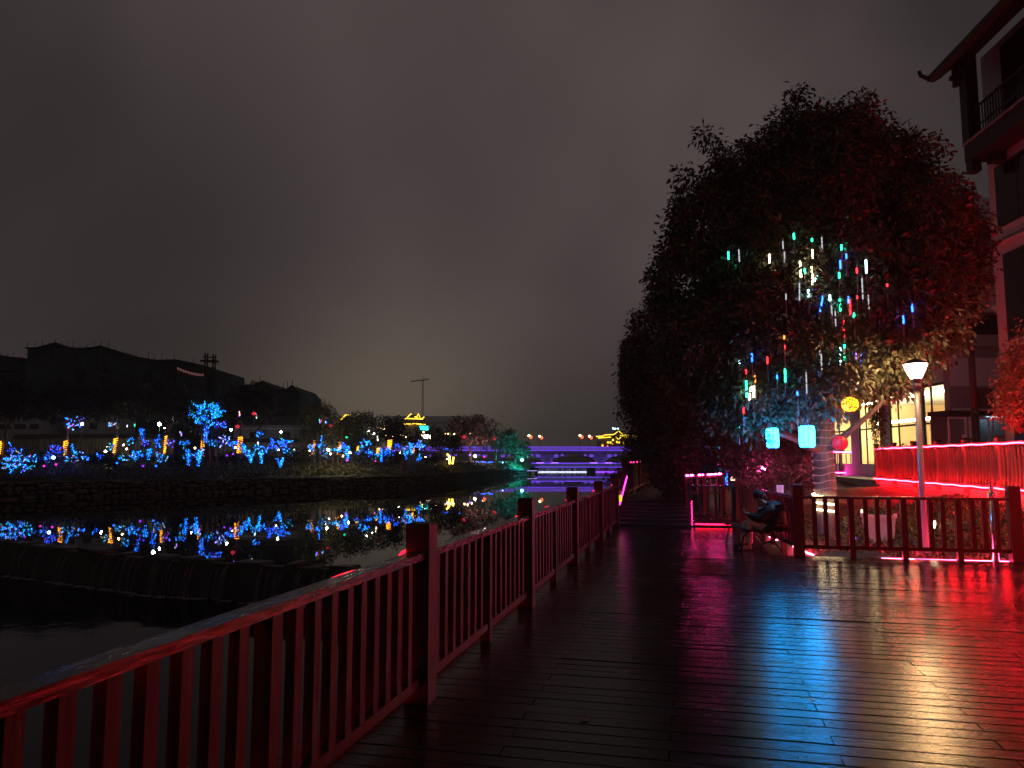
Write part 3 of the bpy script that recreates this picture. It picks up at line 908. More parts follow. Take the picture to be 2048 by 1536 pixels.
# low limbs towards the lanterns
for (u, v, dd) in ((1490, 835, -0.9), (1770, 800, -0.9), (1560, 870, -1.2)):
    limb(tw, trunk_path[3], P(u, v, TD + dd), 0.09, 0.03, 0.12)
tw.v = [tuple(Vector(p) - TB) for p in tw.v]
tw.build('trunk', barkm, big, smooth=True)
sizes = np.random.default_rng(3).uniform(0.22, 0.42, len(cl))
leaves('crown', cl, sizes, 84, 0.13, leafm, big, 0.55, loc=TB, seedn=2)
def front(u, v, gap=0.12):
    """distance of the crown's front surface along pixel (u,v)"""
    o = Vector((0, 0, H)); d = dirv(u, v); best = None
    for c, r in big_lobes:
        oc = Vector([(o[i] - c[i]) / r[i] for i in range(3)]); dd = Vector([d[i] / r[i] for i in range(3)])
        A = dd.dot(dd); B = oc.dot(dd); Cc = oc.dot(oc) - 1
        q = B * B - A * Cc
        if q > 0:
            t = (-B - math.sqrt(q)) / A
            if best is None or t < best: best = t
    if best is None: return P(u, v, TD - 0.8)
    return o + d * best * (1 - gap / (d.length * best))

# light tubes in the great tree: (zoom x, zoom y, length, colour, tilt)
TUBE = {'g': em('tube_green', (0.02, 1.0, 0.48), 8), 'b': em('tube_blue', (0.02, 0.12, 1.0), 8), 'r': em('tube_red', (1.0, 0.02, 0.03), 5), 'w': em('tube_warm', (1.0, 0.80, 0.42), 13),
        'c': em('tube_cyan_white', (0.45, 0.92, 1.0), 11), 'd': em('tube_dim_white', (0.75, 0.8, 0.85), 0.8), 'v': em('tube_violet', (0.45, 0.15, 1.0), 4), 'o': em('tube_orange', (1.0, 0.25, 0.02), 4)}
TN = {'g': 'green', 'b': 'blue', 'r': 'red', 'w': 'warm white', 'c': 'icy white', 'd': 'faintly lit pale', 'v': 'violet', 'o': 'orange'}
tubes = [(190, 240, 60, 'g'), (260, 240, 90, 'd'), (465, 265, 75, 'w'), (555, 170, 60, 'd'), (565, 250, 80, 'd'), (627, 110, 45, 'g'), (670, 330, 115, 'w'), (700, 345, 40, 'g'), (752, 230, 65, 'w'),
         (749, 375, 130, 'w'), (748, 135, 25, 'g'), (815, 160, 95, 'd'), (945, 185, 40, 'g'), (978, 240, 45, 'b'), (937, 300, 65, 'b'), (930, 372, 45, 'g'), (1048, 340, 40, 'r'), (1110, 312, 95, 'c'),
         (1250, 432, 35, 'r'), (1050, 518, 22, 'r'), (1085, 460, 150, 'd'), (1125, 550, 100, 'd'), (725, 492, 55, 'c'), (790, 400, 50, 'c', 0.5), (575, 515, 45, 'd'), (667, 480, 125, 'd'),
         (828, 562, 115, 'b', 0.2), (868, 522, 45, 'c'), (935, 570, 85, 'g'), (1004, 585, 110, 'r'), (990, 535, 50, 'b'), (1028, 638, 32, 'g'), (1415, 590, 60, 'b'), (1360, 668, 60, 'b'),
         (880, 605, 75, 'd'), (905, 660, 105, 'd'), (960, 722, 130, 'r'), (965, 845, 25, 'g'), (938, 905, 135, 'c'), (966, 925, 90, 'g'), (1042, 935, 95, 'v'), (1080, 958, 145, 'b'),
         (800, 905, 200, 'd'), (812, 950, 110, 'd'), (262, 945, 34, 'c'), (347, 922, 62, 'b'), (450, 940, 52, 'r'), (307, 1015, 34, 'r'), (367, 1065, 52, 'o'), (565, 850, 30, 'r'), (563, 785, 26, 'o'),
         (570, 1040, 92, 'g'), (515, 1050, 28, 'b'), (310, 1130, 115, 'g'), (346, 1160, 95, 'w', -0.25), (360, 1150, 80, 'w', 0.1), (650, 1162, 32, 'b'), (293, 1275, 42, 'r'), (262, 1375, 55, 'g'), (712, 1090, 145, 'd')]
for tb in tubes:
    zx, zy, ln, c = tb[:4]; tilt = tb[4] if len(tb) > 4 else random.gauss(0, 0.02)
    u, v = 1400 + zx / 3.34, 440 + zy / 3.34
    p = front(u, v)
    k = (p.dot(CAMF)) / F / 3.34
    L_ = ln * k
    full = max(0.5, L_ + 0.12)
    size = 'short' if ln < 45 else ('long' if ln > 88 else 'medium')
    zone = ('high above the trunk fork' if zy < 300 else 'above the trunk fork' if zy < 460 else 'at the trunk fork' if zy < 680 else 'just over the great trunk') if 600 < zx < 1180 else ('towards the street lamp' if zx >= 1180 else ('in the upper left crown' if zy < 700 else 'over the half hidden cyan lantern'))
    zone = zone.replace('in the upper left crown', 'on the river side')
    t = thing('light_tube', '%s%s %s light tube %s in the great tree' % ('tilted ' if abs(tilt) > 0.15 else '', size, TN[c], zone), 'light tube', p + Vector((0, 0, L_ / 2 + 0.06)), 0, 'light tubes hanging in the great tree')
    t.rotation_euler = (0, tilt, random.uniform(0, 3))
    MB().tube([(0, 0, 0), (0, 0, -full)], 0.010, 6).build('tube', polem, t)
    seg = MB(); r_ = 0.0155 if c != 'd' else 0.011
    n = max(1, int(L_ / 0.09)); z = -0.06
    for q in range(n):
        l = L_ / n
        if n > 3 and random.random() < 0.12:
            z -= l; continue
        seg.tube([(0, 0, z), (0, 0, z - l * 0.92)], r_, 6); z -= l
    seg.build('lit_segment', TUBE[c], t)
    MB().tube([(0, 0, 0), (0.01, 0.02, 0.18), (0.0, 0.12, 0.34)], 0.004, 4).build('cord', blackm, t)

# lanterns
def lantern(label, u, v, w, h, m, dD=-1.9, kind='drum', D=None):
    c = P(u, v, TD + dD) if D is None else P(u, v, D)
    k = c.dot(CAMF) / F; w *= k; h *= k
    t = thing('lantern', label, 'lantern', c, R(20))
    if kind == 'drum':
        prof = [(w * 0.40, -h / 2), (w * 0.485, -h * 0.44), (w * 0.50, -h * 0.25), (w * 0.50, h * 0.25), (w * 0.485, h * 0.44), (w * 0.40, h / 2)]
        n = 20
    else:
        prof = [(w * 0.5 * max(0.12, math.sin(math.pi * (i + 0.5) / 9)), -h / 2 * math.cos(math.pi * (i + 0.5) / 9)) for i in range(9)]
        n = 20
    MB().lathe(prof, (0, 0, 0), n).build('shade', m, t, smooth=True)
    rb = MB()
    for q in range(10):
        a = 2 * math.pi * q / 10
        rb.tube([(r * 1.012 * math.cos(a), r * 1.012 * math.sin(a), z) for r, z in prof], 0.0035, 4)
    rb.build('rib', darkmetalm, t)
    MB().lathe([(w * 0.3, h / 2 - 0.004), (w * 0.3, h / 2 + 0.018)], (0, 0, 0), 14).build('top_ring', darkmetalm, t)
    MB().lathe([(w * 0.3, -h / 2 - 0.018), (w * 0.3, -h / 2 + 0.004)], (0, 0, 0), 14).build('bottom_ring', darkmetalm, t)
    MB().tube([(0, 0, h / 2), (0.01, 0, h / 2 + 0.25), (0, 0.1, h / 2 + 0.55)], 0.004, 4).build('cord', blackm, t)
    return c
lan_cy = em('lantern_cyan', (0.006, 0.36, 1.0), 62.0); lan_y = em('lantern_amber', (1.0, 0.26, 0.006), 8.0); lan_r = em('lantern_red', (1.0, 0.015, 0.03), 0.55, base=(0.4, 0.02, 0.03))
lc = lantern('glowing cyan drum lantern half hidden behind leaves', 1545, 876, 24, 38, lan_cy)
lantern('glowing cyan drum lantern hanging free beside the wrapped trunk', 1614, 873, 30, 42, lan_cy, -2.0)
ly = lantern('round amber lantern with leaves across its face', 1700, 809, 32, 30, lan_y, -1.9, 'round')
lantern('dim red lantern hanging right of the wrapped trunk', 1680, 886, 30, 30, lan_r, -1.4, 'round')
sp = []
for (u, v, k, n) in ((1539, 872, -2.15, 3), (1535, 880, -2.2, 3), (1541, 886, -2.15, 3), (1694, 806, -2.15, 2), (1703, 814, -2.15, 2), (1699, 800, -2.15, 2)):
    for q in range(n): sp.append(P(u + random.uniform(-4, 4), v + random.uniform(-5, 5), TD + k))
leaves('lantern_sprigs', np.array([tuple(p) for p in sp]), np.full(len(sp), 0.05), 7, 0.06, leafdarkm, big, 0.3, loc=TB, seedn=9)['kind'] = 'stuff'
# wires wrapped round the trunk and a bright rope at its foot
wr = MB(); path = []
for k in range(121):
    a = k / 12 * 2 * math.pi; z = 0.98 + k / 120 * 1.45
    path.append(TB + Vector((0.222 * math.cos(a), 0.222 * math.sin(a), z + 0.02 * math.sin(a + k))))
wr.tube(path, 0.006, 4)
tag(wr.build('wire_wrap', em('pink_wire', (1.0, 0.42, 0.65), 0.45)), 'pale pink wire wound in rings round the great trunk', 'wire')
path = []
for k in range(44):
    a = k / 14 * 2 * math.pi + 2.4; z = 0.98 - k / 44 * 0.42
    path.append(TB + Vector((0.235 * math.cos(a), 0.235 * math.sin(a), z)))
rope('rope_light', 'bright warm white rope light coiled round the foot of the great trunk', path, em('rope_warm', (1.0, 0.80, 0.42), 14), 0.017)

# --- a second tree, the willow and undergrowth left of it
def simple_tree(name, label, u, D, zb, lobes, leaf, per, spacing, m, trunk_r=0.12, csize=(0.25, 0.45), group=None, droop=0.5, tm=None, inner=0.3, seedn=None, hd=1.3, cat='tree', asp=0.42, limbs=14):
    """lobes in pixels (u,v,ru,rv[,dD])"""
    seedn = seedn if seedn is not None else int(abs(u) + D * 10)
    base = UD(u, D, zb)
    t = thing(name, label, cat, base, 0, group)
    L3 = []
    for q in lobes:
        dd = q[4] if len(q) > 4 else 0
        k = (D + dd) / F
        L3.append((tuple(P(q[0], q[1], D + dd)), (q[2] * k, q[2] * k * 0.95, q[3] * k)))
    c = shell(L3, spacing, seedn, inner)
    mb = MB()
    cen = Vector(np.mean([l[0] for l in L3], axis=0))
    fork = base.lerp(Vector((base.x, base.y, cen.z)), 0.55); fork.x += random.uniform(-0.1, 0.1) * hd
    mb.tube([base - Vector((0, 0, 0.3)), base + Vector((0, 0, 0.1)), base.lerp(fork, 0.5) + Vector((0.03 * hd, 0, 0)), fork], [trunk_r * 1.35, trunk_r, trunk_r * 0.85, trunk_r * 0.75], 8)
    for l in L3[:8]: limb(mb, fork, l[0], trunk_r * 0.55, trunk_r * 0.15, 0.1, 5, 6)
    rg = random.Random(seedn)
    for k in range(limbs):
        l = L3[rg.randrange(len(L3))]
        limb(mb, Vector(l[0]).lerp(fork, 0.3), c[rg.randrange(len(c))], trunk_r * 0.18, trunk_r * 0.05, 0.15, 4, 4)
    mb.v = [tuple(Vector(p) - base) for p in mb.v]
    mb.build('trunk', tm or barkm, t, smooth=True)
    sz = np.random.default_rng(seedn).uniform(csize[0], csize[1], len(c))
    leaves('crown', c, sz, per, leaf, m, t, droop, loc=base, seedn=seedn, asp=asp)
    return t, c
simple_tree('evergreen_tree', 'dark evergreen tree beyond the corner fence, left of the great tree', 1480, 23.0, 0.0,
            [(1400, 800, 130, 150), (1340, 730, 80, 110), (1320, 830, 70, 90), (1370, 885, 85, 55, -0.6), (1480, 860, 110, 90, -0.4), (1300, 760, 50, 90, 0.4), (1440, 700, 110, 90, 0.4), (1315, 660, 46, 60, 0.2)],
            0.125, 60, 0.40, leafm, 0.14, (0.28, 0.5), seedn=31)
simple_tree('garden_shrub', 'broad leafy shrub in the garden behind the bench', 1560, 19.0, -0.1,
            [(1530, 920, 60, 50), (1590, 935, 50, 45, -0.3), (1490, 915, 45, 36, 0.4), (1560, 880, 60, 40, 0.3)], 0.09, 58, 0.26, leafm, 0.05, (0.18, 0.3), seedn=32, cat='shrub')
simple_tree('garden_shrub', 'shrub with leaves spilling over the steps beside the corner fence', 1350, 20.2, -0.2,
            [(1345, 955, 26, 40), (1330, 930, 36, 36, 0.8), (1352, 905, 40, 30, 0.4), (1346, 995, 18, 24, -0.3)], 0.10, 55, 0.26, leafdarkm, 0.05, (0.18, 0.3), seedn=33, cat='shrub')
# willow
wb_ = UD(1285, 31, 0.3)
wil = thing('willow_tree', 'willow with long hanging strands at the edge of the dark trees', 'tree', wb_)
mb = MB(); mb.tube([wb_ - Vector((0, 0, .3)), P(1285, 800, 31), P(1282, 690, 31)], [0.22, 0.17, 0.10], 8)
strands = []
for k in range(95):
    u0 = 1242 + random.random() * 60; v0 = random.uniform(668, 700) + abs(u0 - 1268) * 0.25
    a = P(u0, v0, 31 + random.uniform(-0.8, 0.8)); ln = random.uniform(1.2, 2.9)
    path = [a + Vector((random.uniform(-0.05, 0.05), 0, -ln * q / 4)) - CAMR * (0.12 * q / 4) for q in range(5)]
    mb.tube(path, [0.012, 0.010, 0.008, 0.006, 0.004], 3)
    strands.append(path)
    if k % 4 == 0: limb(mb, P(1282, 690, 31), a, 0.05, 0.015, 0.2, 4, 4)
mb.v = [tuple(Vector(p) - wb_) for p in mb.v]; mb.build('trunk', darkbarkm, wil)
c = np.array([tuple(pth[i].lerp(pth[i + 1], f)) for pth in strands for i in range(4) for f in (0, 0.5)])
leaves('crown', c, np.full(len(c), 0.10), 9, 0.16, leafdarkm, wil, 1.3, loc=wb_, seedn=41, asp=0.2)
simple_tree('bank_tree', 'dark small tree on the bank where the walkway rises', 1278, 36, 0.2, [(1285, 885, 34, 30), (1272, 905, 26, 28), (1296, 860, 30, 32), (1310, 900, 30, 34)], 0.14, 40, 0.42, leafdarkm, 0.08, (0.3, 0.45), seedn=43)
simple_tree('bank_bush', 'low dark bush at the water edge below the landing fence', 1250, 34, -0.9, [(1262, 952, 26, 14), (1240, 958, 18, 10), (1225, 962, 12, 8)], 0.12, 45, 0.3, leafdarkm, 0.03, (0.2, 0.32), seedn=44, cat='bush')
# red leaved shrub at the right
simple_tree('red_maple', 'small red leaved tree in front of the tall building', 2062, 14.6, 0.9, [(2052, 800, 50, 55), (2030, 765, 30, 40), (2070, 730, 50, 50), (2020, 810, 22, 26), (2060, 690, 34, 34)], 0.085, 34, 0.24, leafredm, 0.05, (0.16, 0.28), seedn=45)
# hanging strands under the crown by the lit windows
hs = []
for k in range(60):
    u = random.uniform(1738, 1768); a = P(u, random.uniform(805, 830), TD + 0.6)
    ln = random.uniform(0.2, 0.9)
    for q in range(4): hs.append(a - Vector((0, 0, ln * q / 3)))
leaves('hanging_sprigs', np.array([tuple(p) for p in hs]), np.full(len(hs), 0.06), 7, 0.08, leafdarkm, big, 1.2, loc=TB, seedn=46, asp=0.25)

# ground cover in the garden
gc = []
for k in range(2300):
    x = random.uniform(1.9, 6.3); y = random.uniform(14.0, 20.5)
    if random.random() < 0.5 and x < 3: continue
    gc.append((x, y, gz_(x, y) + 0.05))
gco = leaves('ground_cover', np.array(gc), np.full(len(gc), 0.13), 12, 0.10, leafyelm, None, -0.35, seedn=47, asp=0.35, flat=0.6)
gco['label'] = 'low leafy ground cover on the garden slope behind the fence'; gco['category'] = 'plants'; struct(gco, 'stuff')
gc = [(random.uniform(0.1, 1.2), random.uniform(18.9, 21.5), 0.0) for k in range(330)]
gco = leaves('ground_cover', np.array(gc), np.full(len(gc), 0.2), 14, 0.13, leafm, None, -0.35, seedn=48, asp=0.3, flat=0.8)
gco['label'] = 'grassy leaves in the bed beyond the corner fence'; gco['category'] = 'plants'; struct(gco, 'stuff')
# fern like plant glowing red under the ramp
fb = UD(1735, 17.2, 0.15); fern = thing('sago_palm', 'arching fan of fronds under the start of the ramp', 'plant', fb)
for k in range(15):
    a = 2 * math.pi * k / 15 + random.uniform(-0.15, 0.15); l = random.uniform(0.6, 0.8)
    mb = MB(); path = [Vector((math.cos(a) * l * f, math.sin(a) * l * f, 0.15 + 0.75 * f - 0.75 * f * f)) for f in (0, .25, .5, .75, 1)]
    mb.tube(path, [0.012, 0.010, 0.008, 0.006, 0.003], 4)
    for q in range(1, 20):
        f = q / 20; i = min(3, int(f * 4)); p = path[i].lerp(path[i + 1], f * 4 - i)
        d = (path[i + 1] - path[i]).normalized(); sd = d.cross(Vector((0, 0, 1))).normalized()
        for s_ in (-1, 1):
            tip = p + sd * s_ * 0.16 * (1 - 0.5 * f) + d * 0.06 + Vector((0, 0, 0.02))
            mb.add([p - d * 0.008, tip, p + d * 0.008], [(0, 1, 2)])
    mb.build('frond', leafyelm, fern)

# ================================================================== RIGHT: LAMP, BUILDINGS, GARDEN THINGS
lb = G(1851, 1106, 0.0); lb = Vector((lb.x, lb.y, -0.05))
kk = lb.dot(CAMF)
zt = lambda v, D=kk: P(1830, v, D).z
lamp = thing('street_lamp', 'park lamp post with a bright tapered glass head behind the garden fence', 'street lamp', lb)
zb0, zb1 = zt(757) - lb.z, zt(724) - lb.z
MB().lathe([(0.10, -0.05), (0.10, 0.12), (0.075, 0.16), (0.062, 0.5), (0.05, 1.1), (0.048, zb0 - 0.16)], (0, 0, 0), 14).build('pole', polem, lamp, smooth=True)
MB().lathe([(0.048, zb0 - 0.16), (0.075, zb0 - 0.13), (0.06, zb0 - 0.08), (0.085, zb0)], (0, 0, 0), 14).build('neck', darkmetalm, lamp)
glass_lamp = em('lamp_glass', (1.0, 0.60, 0.26), 190)
MB().lathe([(0.085, zb0 + 0.002), (0.135, zb0 + 0.10), (0.19, zb1 - 0.045)], (0, 0, 0), 8, ph=0.3).build('lamp_glass', glass_lamp, lamp)
for q in range(8):
    a = 2 * math.pi * q / 8 + 0.3
    MB().tube([(r * 1.02 * math.cos(a), r * 1.02 * math.sin(a), z) for r, z in ((0.085, zb0), (0.135, zb0 + 0.1), (0.195, zb1 - 0.045))], 0.005, 4).build('frame_bar', darkmetalm, lamp)
MB().lathe([(0.21, zb1 - 0.044), (0.205, zb1 - 0.02), (0.10, zb1 + 0.03), (0.02, zb1 + 0.06)], (0, 0, 0), 16).build('cap', darkmetalm, lamp)
MB().ball((0, 0, zb1 + 0.07), 0.02, 8).build('finial', darkmetalm, lamp)

# tall white building with a timber balcony
VPu = 1130
fd = (CAMF + CAMR * ((VPu - 1024) / F)).normalized()           # facade runs this way, away from the camera
fn = Vector((-fd.y, fd.x, 0))                                   # outward, towards the river
BC = UD(2003, 19.0, 0.0)                                        # far corner of the facade on plan
bld = thing('white_building', 'tall white plastered building with dark windows and a timber balcony', 'building', (BC.x, BC.y, 0.9))
def FB(s, o, z):                                                # s metres towards the camera, o metres out, height z
    return Vector((BC.x, BC.y, 0)) - fd * s + fn * o + Vector((0, 0, z)) - Vector((BC.x, BC.y, 0.9))
def fbox(name, s0, s1, o0, o1, z0, z1_, m, parent=bld):
    a = FB(s0, o0, z0)
    return MB().prism([FB(s0, o0, z0), FB(s1, o0, z0), FB(s1, o1, z0), FB(s0, o1, z0)], (0, 0, z1_ - z0)).build(name, m, parent)
zz = lambda v, D: H + (918 - v) / F * D * 1.0
fbox('wall', 0, 9, -7, 0, 0.85, 12.2, plasterm)
wins = [(0.42, 2.2, 4.55, 6.75), (0.30, 2.2, 7.45, 9.05), (0.42, 2.2, 1.6, 3.2), (3.0, 4.6, 4.55, 6.75), (3.0, 4.6, 7.45, 9.05), (3.0, 4.6, 1.6, 3.2)]
for s0, s1, z0, z1_ in wins:
    w = fbox('window', s0, s1, -0.10, 0.012, z0, z1_, darkwoodm)
    fbox('pane', s0 + 0.07, (s0 + s1) / 2 - 0.03, -0.05, 0.018, z0 + 0.07, z1_ - 0.07, glassm, w)
    fbox('pane', (s0 + s1) / 2 + 0.03, s1 - 0.07, -0.05, 0.018, z0 + 0.07, z1_ - 0.07, glassm, w)
for z0 in (7.02, 4.14):
    fbox('string_course', -0.02, 9, 0, 0.05, z0, z0 + 0.06, plasterm)
    fbox('string_course', -0.02, 9, 0, 0.035, z0 + 0.10, z0 + 0.14, greywallm)
bal_ = fbox('balcony', 0.12, 9, 0.0, 0.62, 9.30, 9.78, darkwoodm)
fbox('balcony_edge', 0.10, 9, 0.621, 0.66, 9.74, 9.80, greywallm, bal_)
fbox('column', 0.10, 0.42, 0.34, 0.64, 9.78, 12.25, darkwoodm)
fbox('column_foot', 0.12, 0.40, 0.36, 0.60, 8.98, 9.30, darkwoodm)
fbox('bracket', 0.6, 0.9, 0.02, 0.34, 9.05, 9.30, darkwoodm)
fbox('opening', 0.9, 6.0, -0.5, 0.02, 9.85, 12.0, glassm)
fbox('top_rail', 0.42, 6, 0.50, 0.55, 10.55, 10.60, darkwoodm, bal_)
fbox('mid_rail', 0.42, 6, 0.51, 0.54, 10.05, 10.09, darkwoodm, bal_)
for k in range(28): fbox('railing_bar', 0.50 + 0.12 * k, 0.525 + 0.12 * k, 0.512, 0.538, 9.78, 10.55, darkwoodm, bal_)
fbox('beam', -0.1, 9, 0.28, 0.60, 12.15, 12.5, darkwoodm)
fbox('bracket_arm', 0.20, 0.32, 0.6, 1.0, 11.80, 11.89, darkwoodm); fbox('bracket_arm', 0.20, 0.32, 0.6, 0.94, 11.50, 11.60, darkwoodm)
fbox('bracket_drop', 0.19, 0.33, 0.74, 0.86, 11.32, 12.05, darkwoodm)
# roof: tiled slab sweeping up, with a curved eave tip
rf_ = MB()
prof = [(1.22, 11.92), (1.05, 11.90), (0.85, 12.02), (0.5, 12.32), (-0.1, 12.95), (-2.5, 15.4)]
for (o0, z0), (o1, z1_) in zip(prof, prof[1:]):
    rf_.add([FB(-0.35, o0, z0), FB(9, o0, z0), FB(9, o1, z1_), FB(-0.35, o1, z1_), FB(-0.35, o0, z0 - 0.14), FB(9, o0, z0 - 0.14), FB(9, o1, z1_ - 0.14), FB(-0.35, o1, z1_ - 0.14)],
            [(0, 1, 2, 3), (7, 6, 5, 4), (0, 3, 7, 4), (1, 5, 6, 2), (0, 4, 5, 1), (3, 2, 6, 7)])
roof = rf_.build('roof', tilem, bld)
rd = MB()
for k in range(14):
    s = -0.3 + 0.36 * k
    rd.tube([FB(s, o, z + 0.03) for o, z in prof[1:]], 0.05, 6)
rd.build('tile_ridge', tilem, roof)
MB().tube([FB(-0.33, 1.05, 11.88), FB(-0.33, 1.25, 11.88), FB(-0.33, 1.40, 11.96), FB(-0.33, 1.43, 12.08)], [0.07, 0.06, 0.05, 0.05], 6).build('eave_tip', tilem, roof)

# low restaurant wing with lit tall windows
Ld = (CAMF + CAMR * ((1085 - 1024) / F)).normalized(); Ln = Vector((-Ld.y, Ld.x, 0))
LC = UD(1906, 24.0, 0.0)
low = thing('restaurant_wing', 'low pale restaurant wing with tall warmly lit windows', 'building', (LC.x, LC.y, 0.9))
def LB(s, o, z): return Ld * s + Ln * o + Vector((0, 0, z - 0.9))
def lbox(name, s0, s1, o0, o1, z0, z1_, m, parent=low):
    return MB().prism([LB(s0, o0, z0), LB(s1, o0, z0), LB(s1, o1, z0), LB(s0, o1, z0)], (0, 0, z1_ - z0)).build(name, m, parent)
glowroom = mat('warm_interior_wall', (0.75, 0.60, 0.36), 0.8, col2=(0.55, 0.42, 0.25), scale=1.2)
ceil_l = em('ceiling_light', (1.0, 0.76, 0.40), 75)
zf0, zf1 = 1.4, 4.15
# walls between openings
lbox('wall', 0.0, 14, -0.12, 0.0, zf1, 5.0, plasterm); lbox('sill_wall', 0.0, 14, -0.12, 0.0, 0.85, zf0, plasterm)
ops = [(0.25, 2.05), (2.55, 4.6), (5.4, 7.4), (8.2, 10.2)]
prev = 0.0
for a, b in ops + [(14, 14)]:
    lbox('pier', prev, a, -0.12, 0.002, zf0, zf1, plasterm); prev = b
for a, b in ops:
    w = lbox('window_frame', a, a + 0.09, -0.07, -0.03, zf0, zf1, blackm)
    lbox('mullion', b - 0.09, b, -0.07, -0.03, zf0, zf1, blackm, w); lbox('mullion', (a + b) / 2 + 0.3, (a + b) / 2 + 0.37, -0.07, -0.03, zf0, zf1, blackm, w)
    lbox('transom', a + 0.09, b - 0.09, -0.07, -0.035, 2.78, 2.84, blackm, w); lbox('head', a + 0.09, b - 0.09, -0.07, -0.03, zf1 - 0.09, zf1, blackm, w)
lbox('floor', 0, 14, -7, -0.3, 0.86, 0.92, greywallm); lbox('back_wall', 0, 14, -7.1, -6.9, 0.9, 4.6, glowroom); lbox('end_wall', 13.7, 14, -6.9, -0.31, 0.9, 4.6, glowroom)
lbox('ceiling', 0, 14, -7, -0.3, 4.3, 4.5, greywallm); lbox('room_divider', 0.02, 0.12, -6.9, -0.31, 0.9, 4.3, glowroom)
for k in range(5):
    lbox('ceiling_lamp', 1.2 + 2.4 * k, 2.4 + 2.4 * k, -2.2, -1.95, 4.16, 4.20, ceil_l)
for k in range(4): lbox('counter', 1.0 + 2.6 * k, 2.4 + 2.6 * k, -4.2, -3.5, 0.93, 1.9 + 0.2 * (k % 2), darkwoodm)
lbox('cove', 0.5, 13.5, -3.6, -3.45, 3.3, 3.4, ceil_l)
ch = MB()
for k in range(9): ch.ball(LB(1.0 + random.uniform(-0.25, 0.25), -1.0 + random.uniform(-0.25, 0.25), 2.65 + random.uniform(-0.2, 0.2)), 0.06, 8)
ch.build('chandelier', em('chandelier_white', (1.0, 0.9, 0.7), 14), low)
lbox('exit_sign', 1.35, 1.6, -0.9, -0.86, 3.32, 3.44, em('exit_green', (0.02, 1.0, 0.25), 3), low)
ff = lbox('front_wall', -0.3, 0.0, -6, 0.3, 0.85, 6.2, greywallm)
MB().prism([LB(-0.31, 0.25, 3.9), LB(-0.34, 0.25, 3.9), LB(-0.34, -6, 3.9), LB(-0.31, -6, 3.9)], (0, 0, 0.9)).build('fascia_panel', whitem, low)
MB().prism([LB(-0.31, 0.25, 3.05), LB(-0.45, 0.25, 3.05), LB(-0.45, -6, 3.05), LB(-0.31, -6, 3.05)], (0, 0, 0.14)).build('ledge', whitem, low)
# upper storey behind the pole
MB().prism([LB(-0.6, -0.3, 5.1), LB(-0.6, -6, 5.1), LB(-0.9, -6, 5.1), LB(-0.9, -0.3, 5.1)], (0, 0, 0.35)).build('upper_sill', greywallm, low)
MB().prism([LB(-0.32, -0.2, 5.2), LB(-0.36, -0.2, 5.2), LB(-0.36, -6, 5.2), LB(-0.32, -6, 5.2)], (0, 0, 1.0)).build('upper_window', glassm, low)
MB().prism([LB(-0.2, 0.2, 6.2), LB(-0.2, -6, 6.2), LB(4, -6, 6.2), LB(4, 0.2, 6.2)], (0, 0, 1.0)).build('upper_wall', plasterm, low)
MB().prism([LB(-0.7, 0.5, 7.2), LB(-0.7, -6, 7.2), LB(5, -6, 7.2), LB(5, 0.5, 7.2)], (0, 0, 0.18)).build('roof', tilem, low)
# second upper block partly hidden by the crown
MB().prism([LB(3.0, -0.4, 7.2), LB(3.0, -6, 7.2), LB(10, -6, 7.2), LB(10, -0.4, 7.2)], (0, 0, 4.0)).build('rear_block', plasterm, low)

# glazed kiosk on the terrace
KC = UD(1893, 20.6, 0.9); kd = CAMR; kdir = (CAMR * 1.0 + CAMF * 0.12).normalized(); kn = Vector((kdir.y, -kdir.x, 0))
kio = thing('glass_kiosk', 'dark glazed kiosk with white frames and a flat dark roof', 'kiosk', KC, math.atan2(kdir.y, kdir.x))
MB().box((1.07, 0.32, 1.44), (2.3, 0.85, 0.10)).build('roof', tilem, kio)
MB().box((1.05, 0.66, 0.7), (2.2, 0.06, 1.38)).build('back_wall', mat('blue_grey_panel', (0.16, 0.20, 0.24), 0.5), kio)
MB().box((1.05, 0.35, 0.03), (2.2, 0.7, 0.05)).build('floor', darkmetalm, kio)
for x0, x1 in ((0.02, 0.56), (0.66, 1.26), (1.36, 2.08)):
    f = MB().box(((x0 + x1) / 2, 0.06, 1.345), (x1 - x0, 0.04, 0.045)).build('window_frame', whitem, kio)
    MB().box((x0 + 0.018, 0.06, 0.69), (0.035, 0.04, 1.26)).build('frame_side', whitem, f); MB().box((x1 - 0.018, 0.06, 0.69), (0.035, 0.04, 1.26)).build('frame_side', whitem, f)
kl = em('kiosk_tube', (0.55, 0.85, 1.0), 7)
MB().box((1.7, 0.4, 1.375), (0.5, 0.06, 0.02)).build('lamp_tube', kl, kio)
for (x, z, w, h) in ((1.62, 0.78, 0.13, 0.10), (0.92, 0.95, 0.16, 0.14), (0.42, 0.85, 0.07, 0.07)):
    MB().box((x, 0.62, z), (w, 0.02, h)).build('notice', paperm, kio)
MB().prism([(1.585, 0.60, 0.83), (1.655, 0.60, 0.83), (1.62, 0.60, 0.93)], (0, 0.01, 0)).build('notice_peak', paperm, kio)
kio.scale = (1, 1, 1.36)
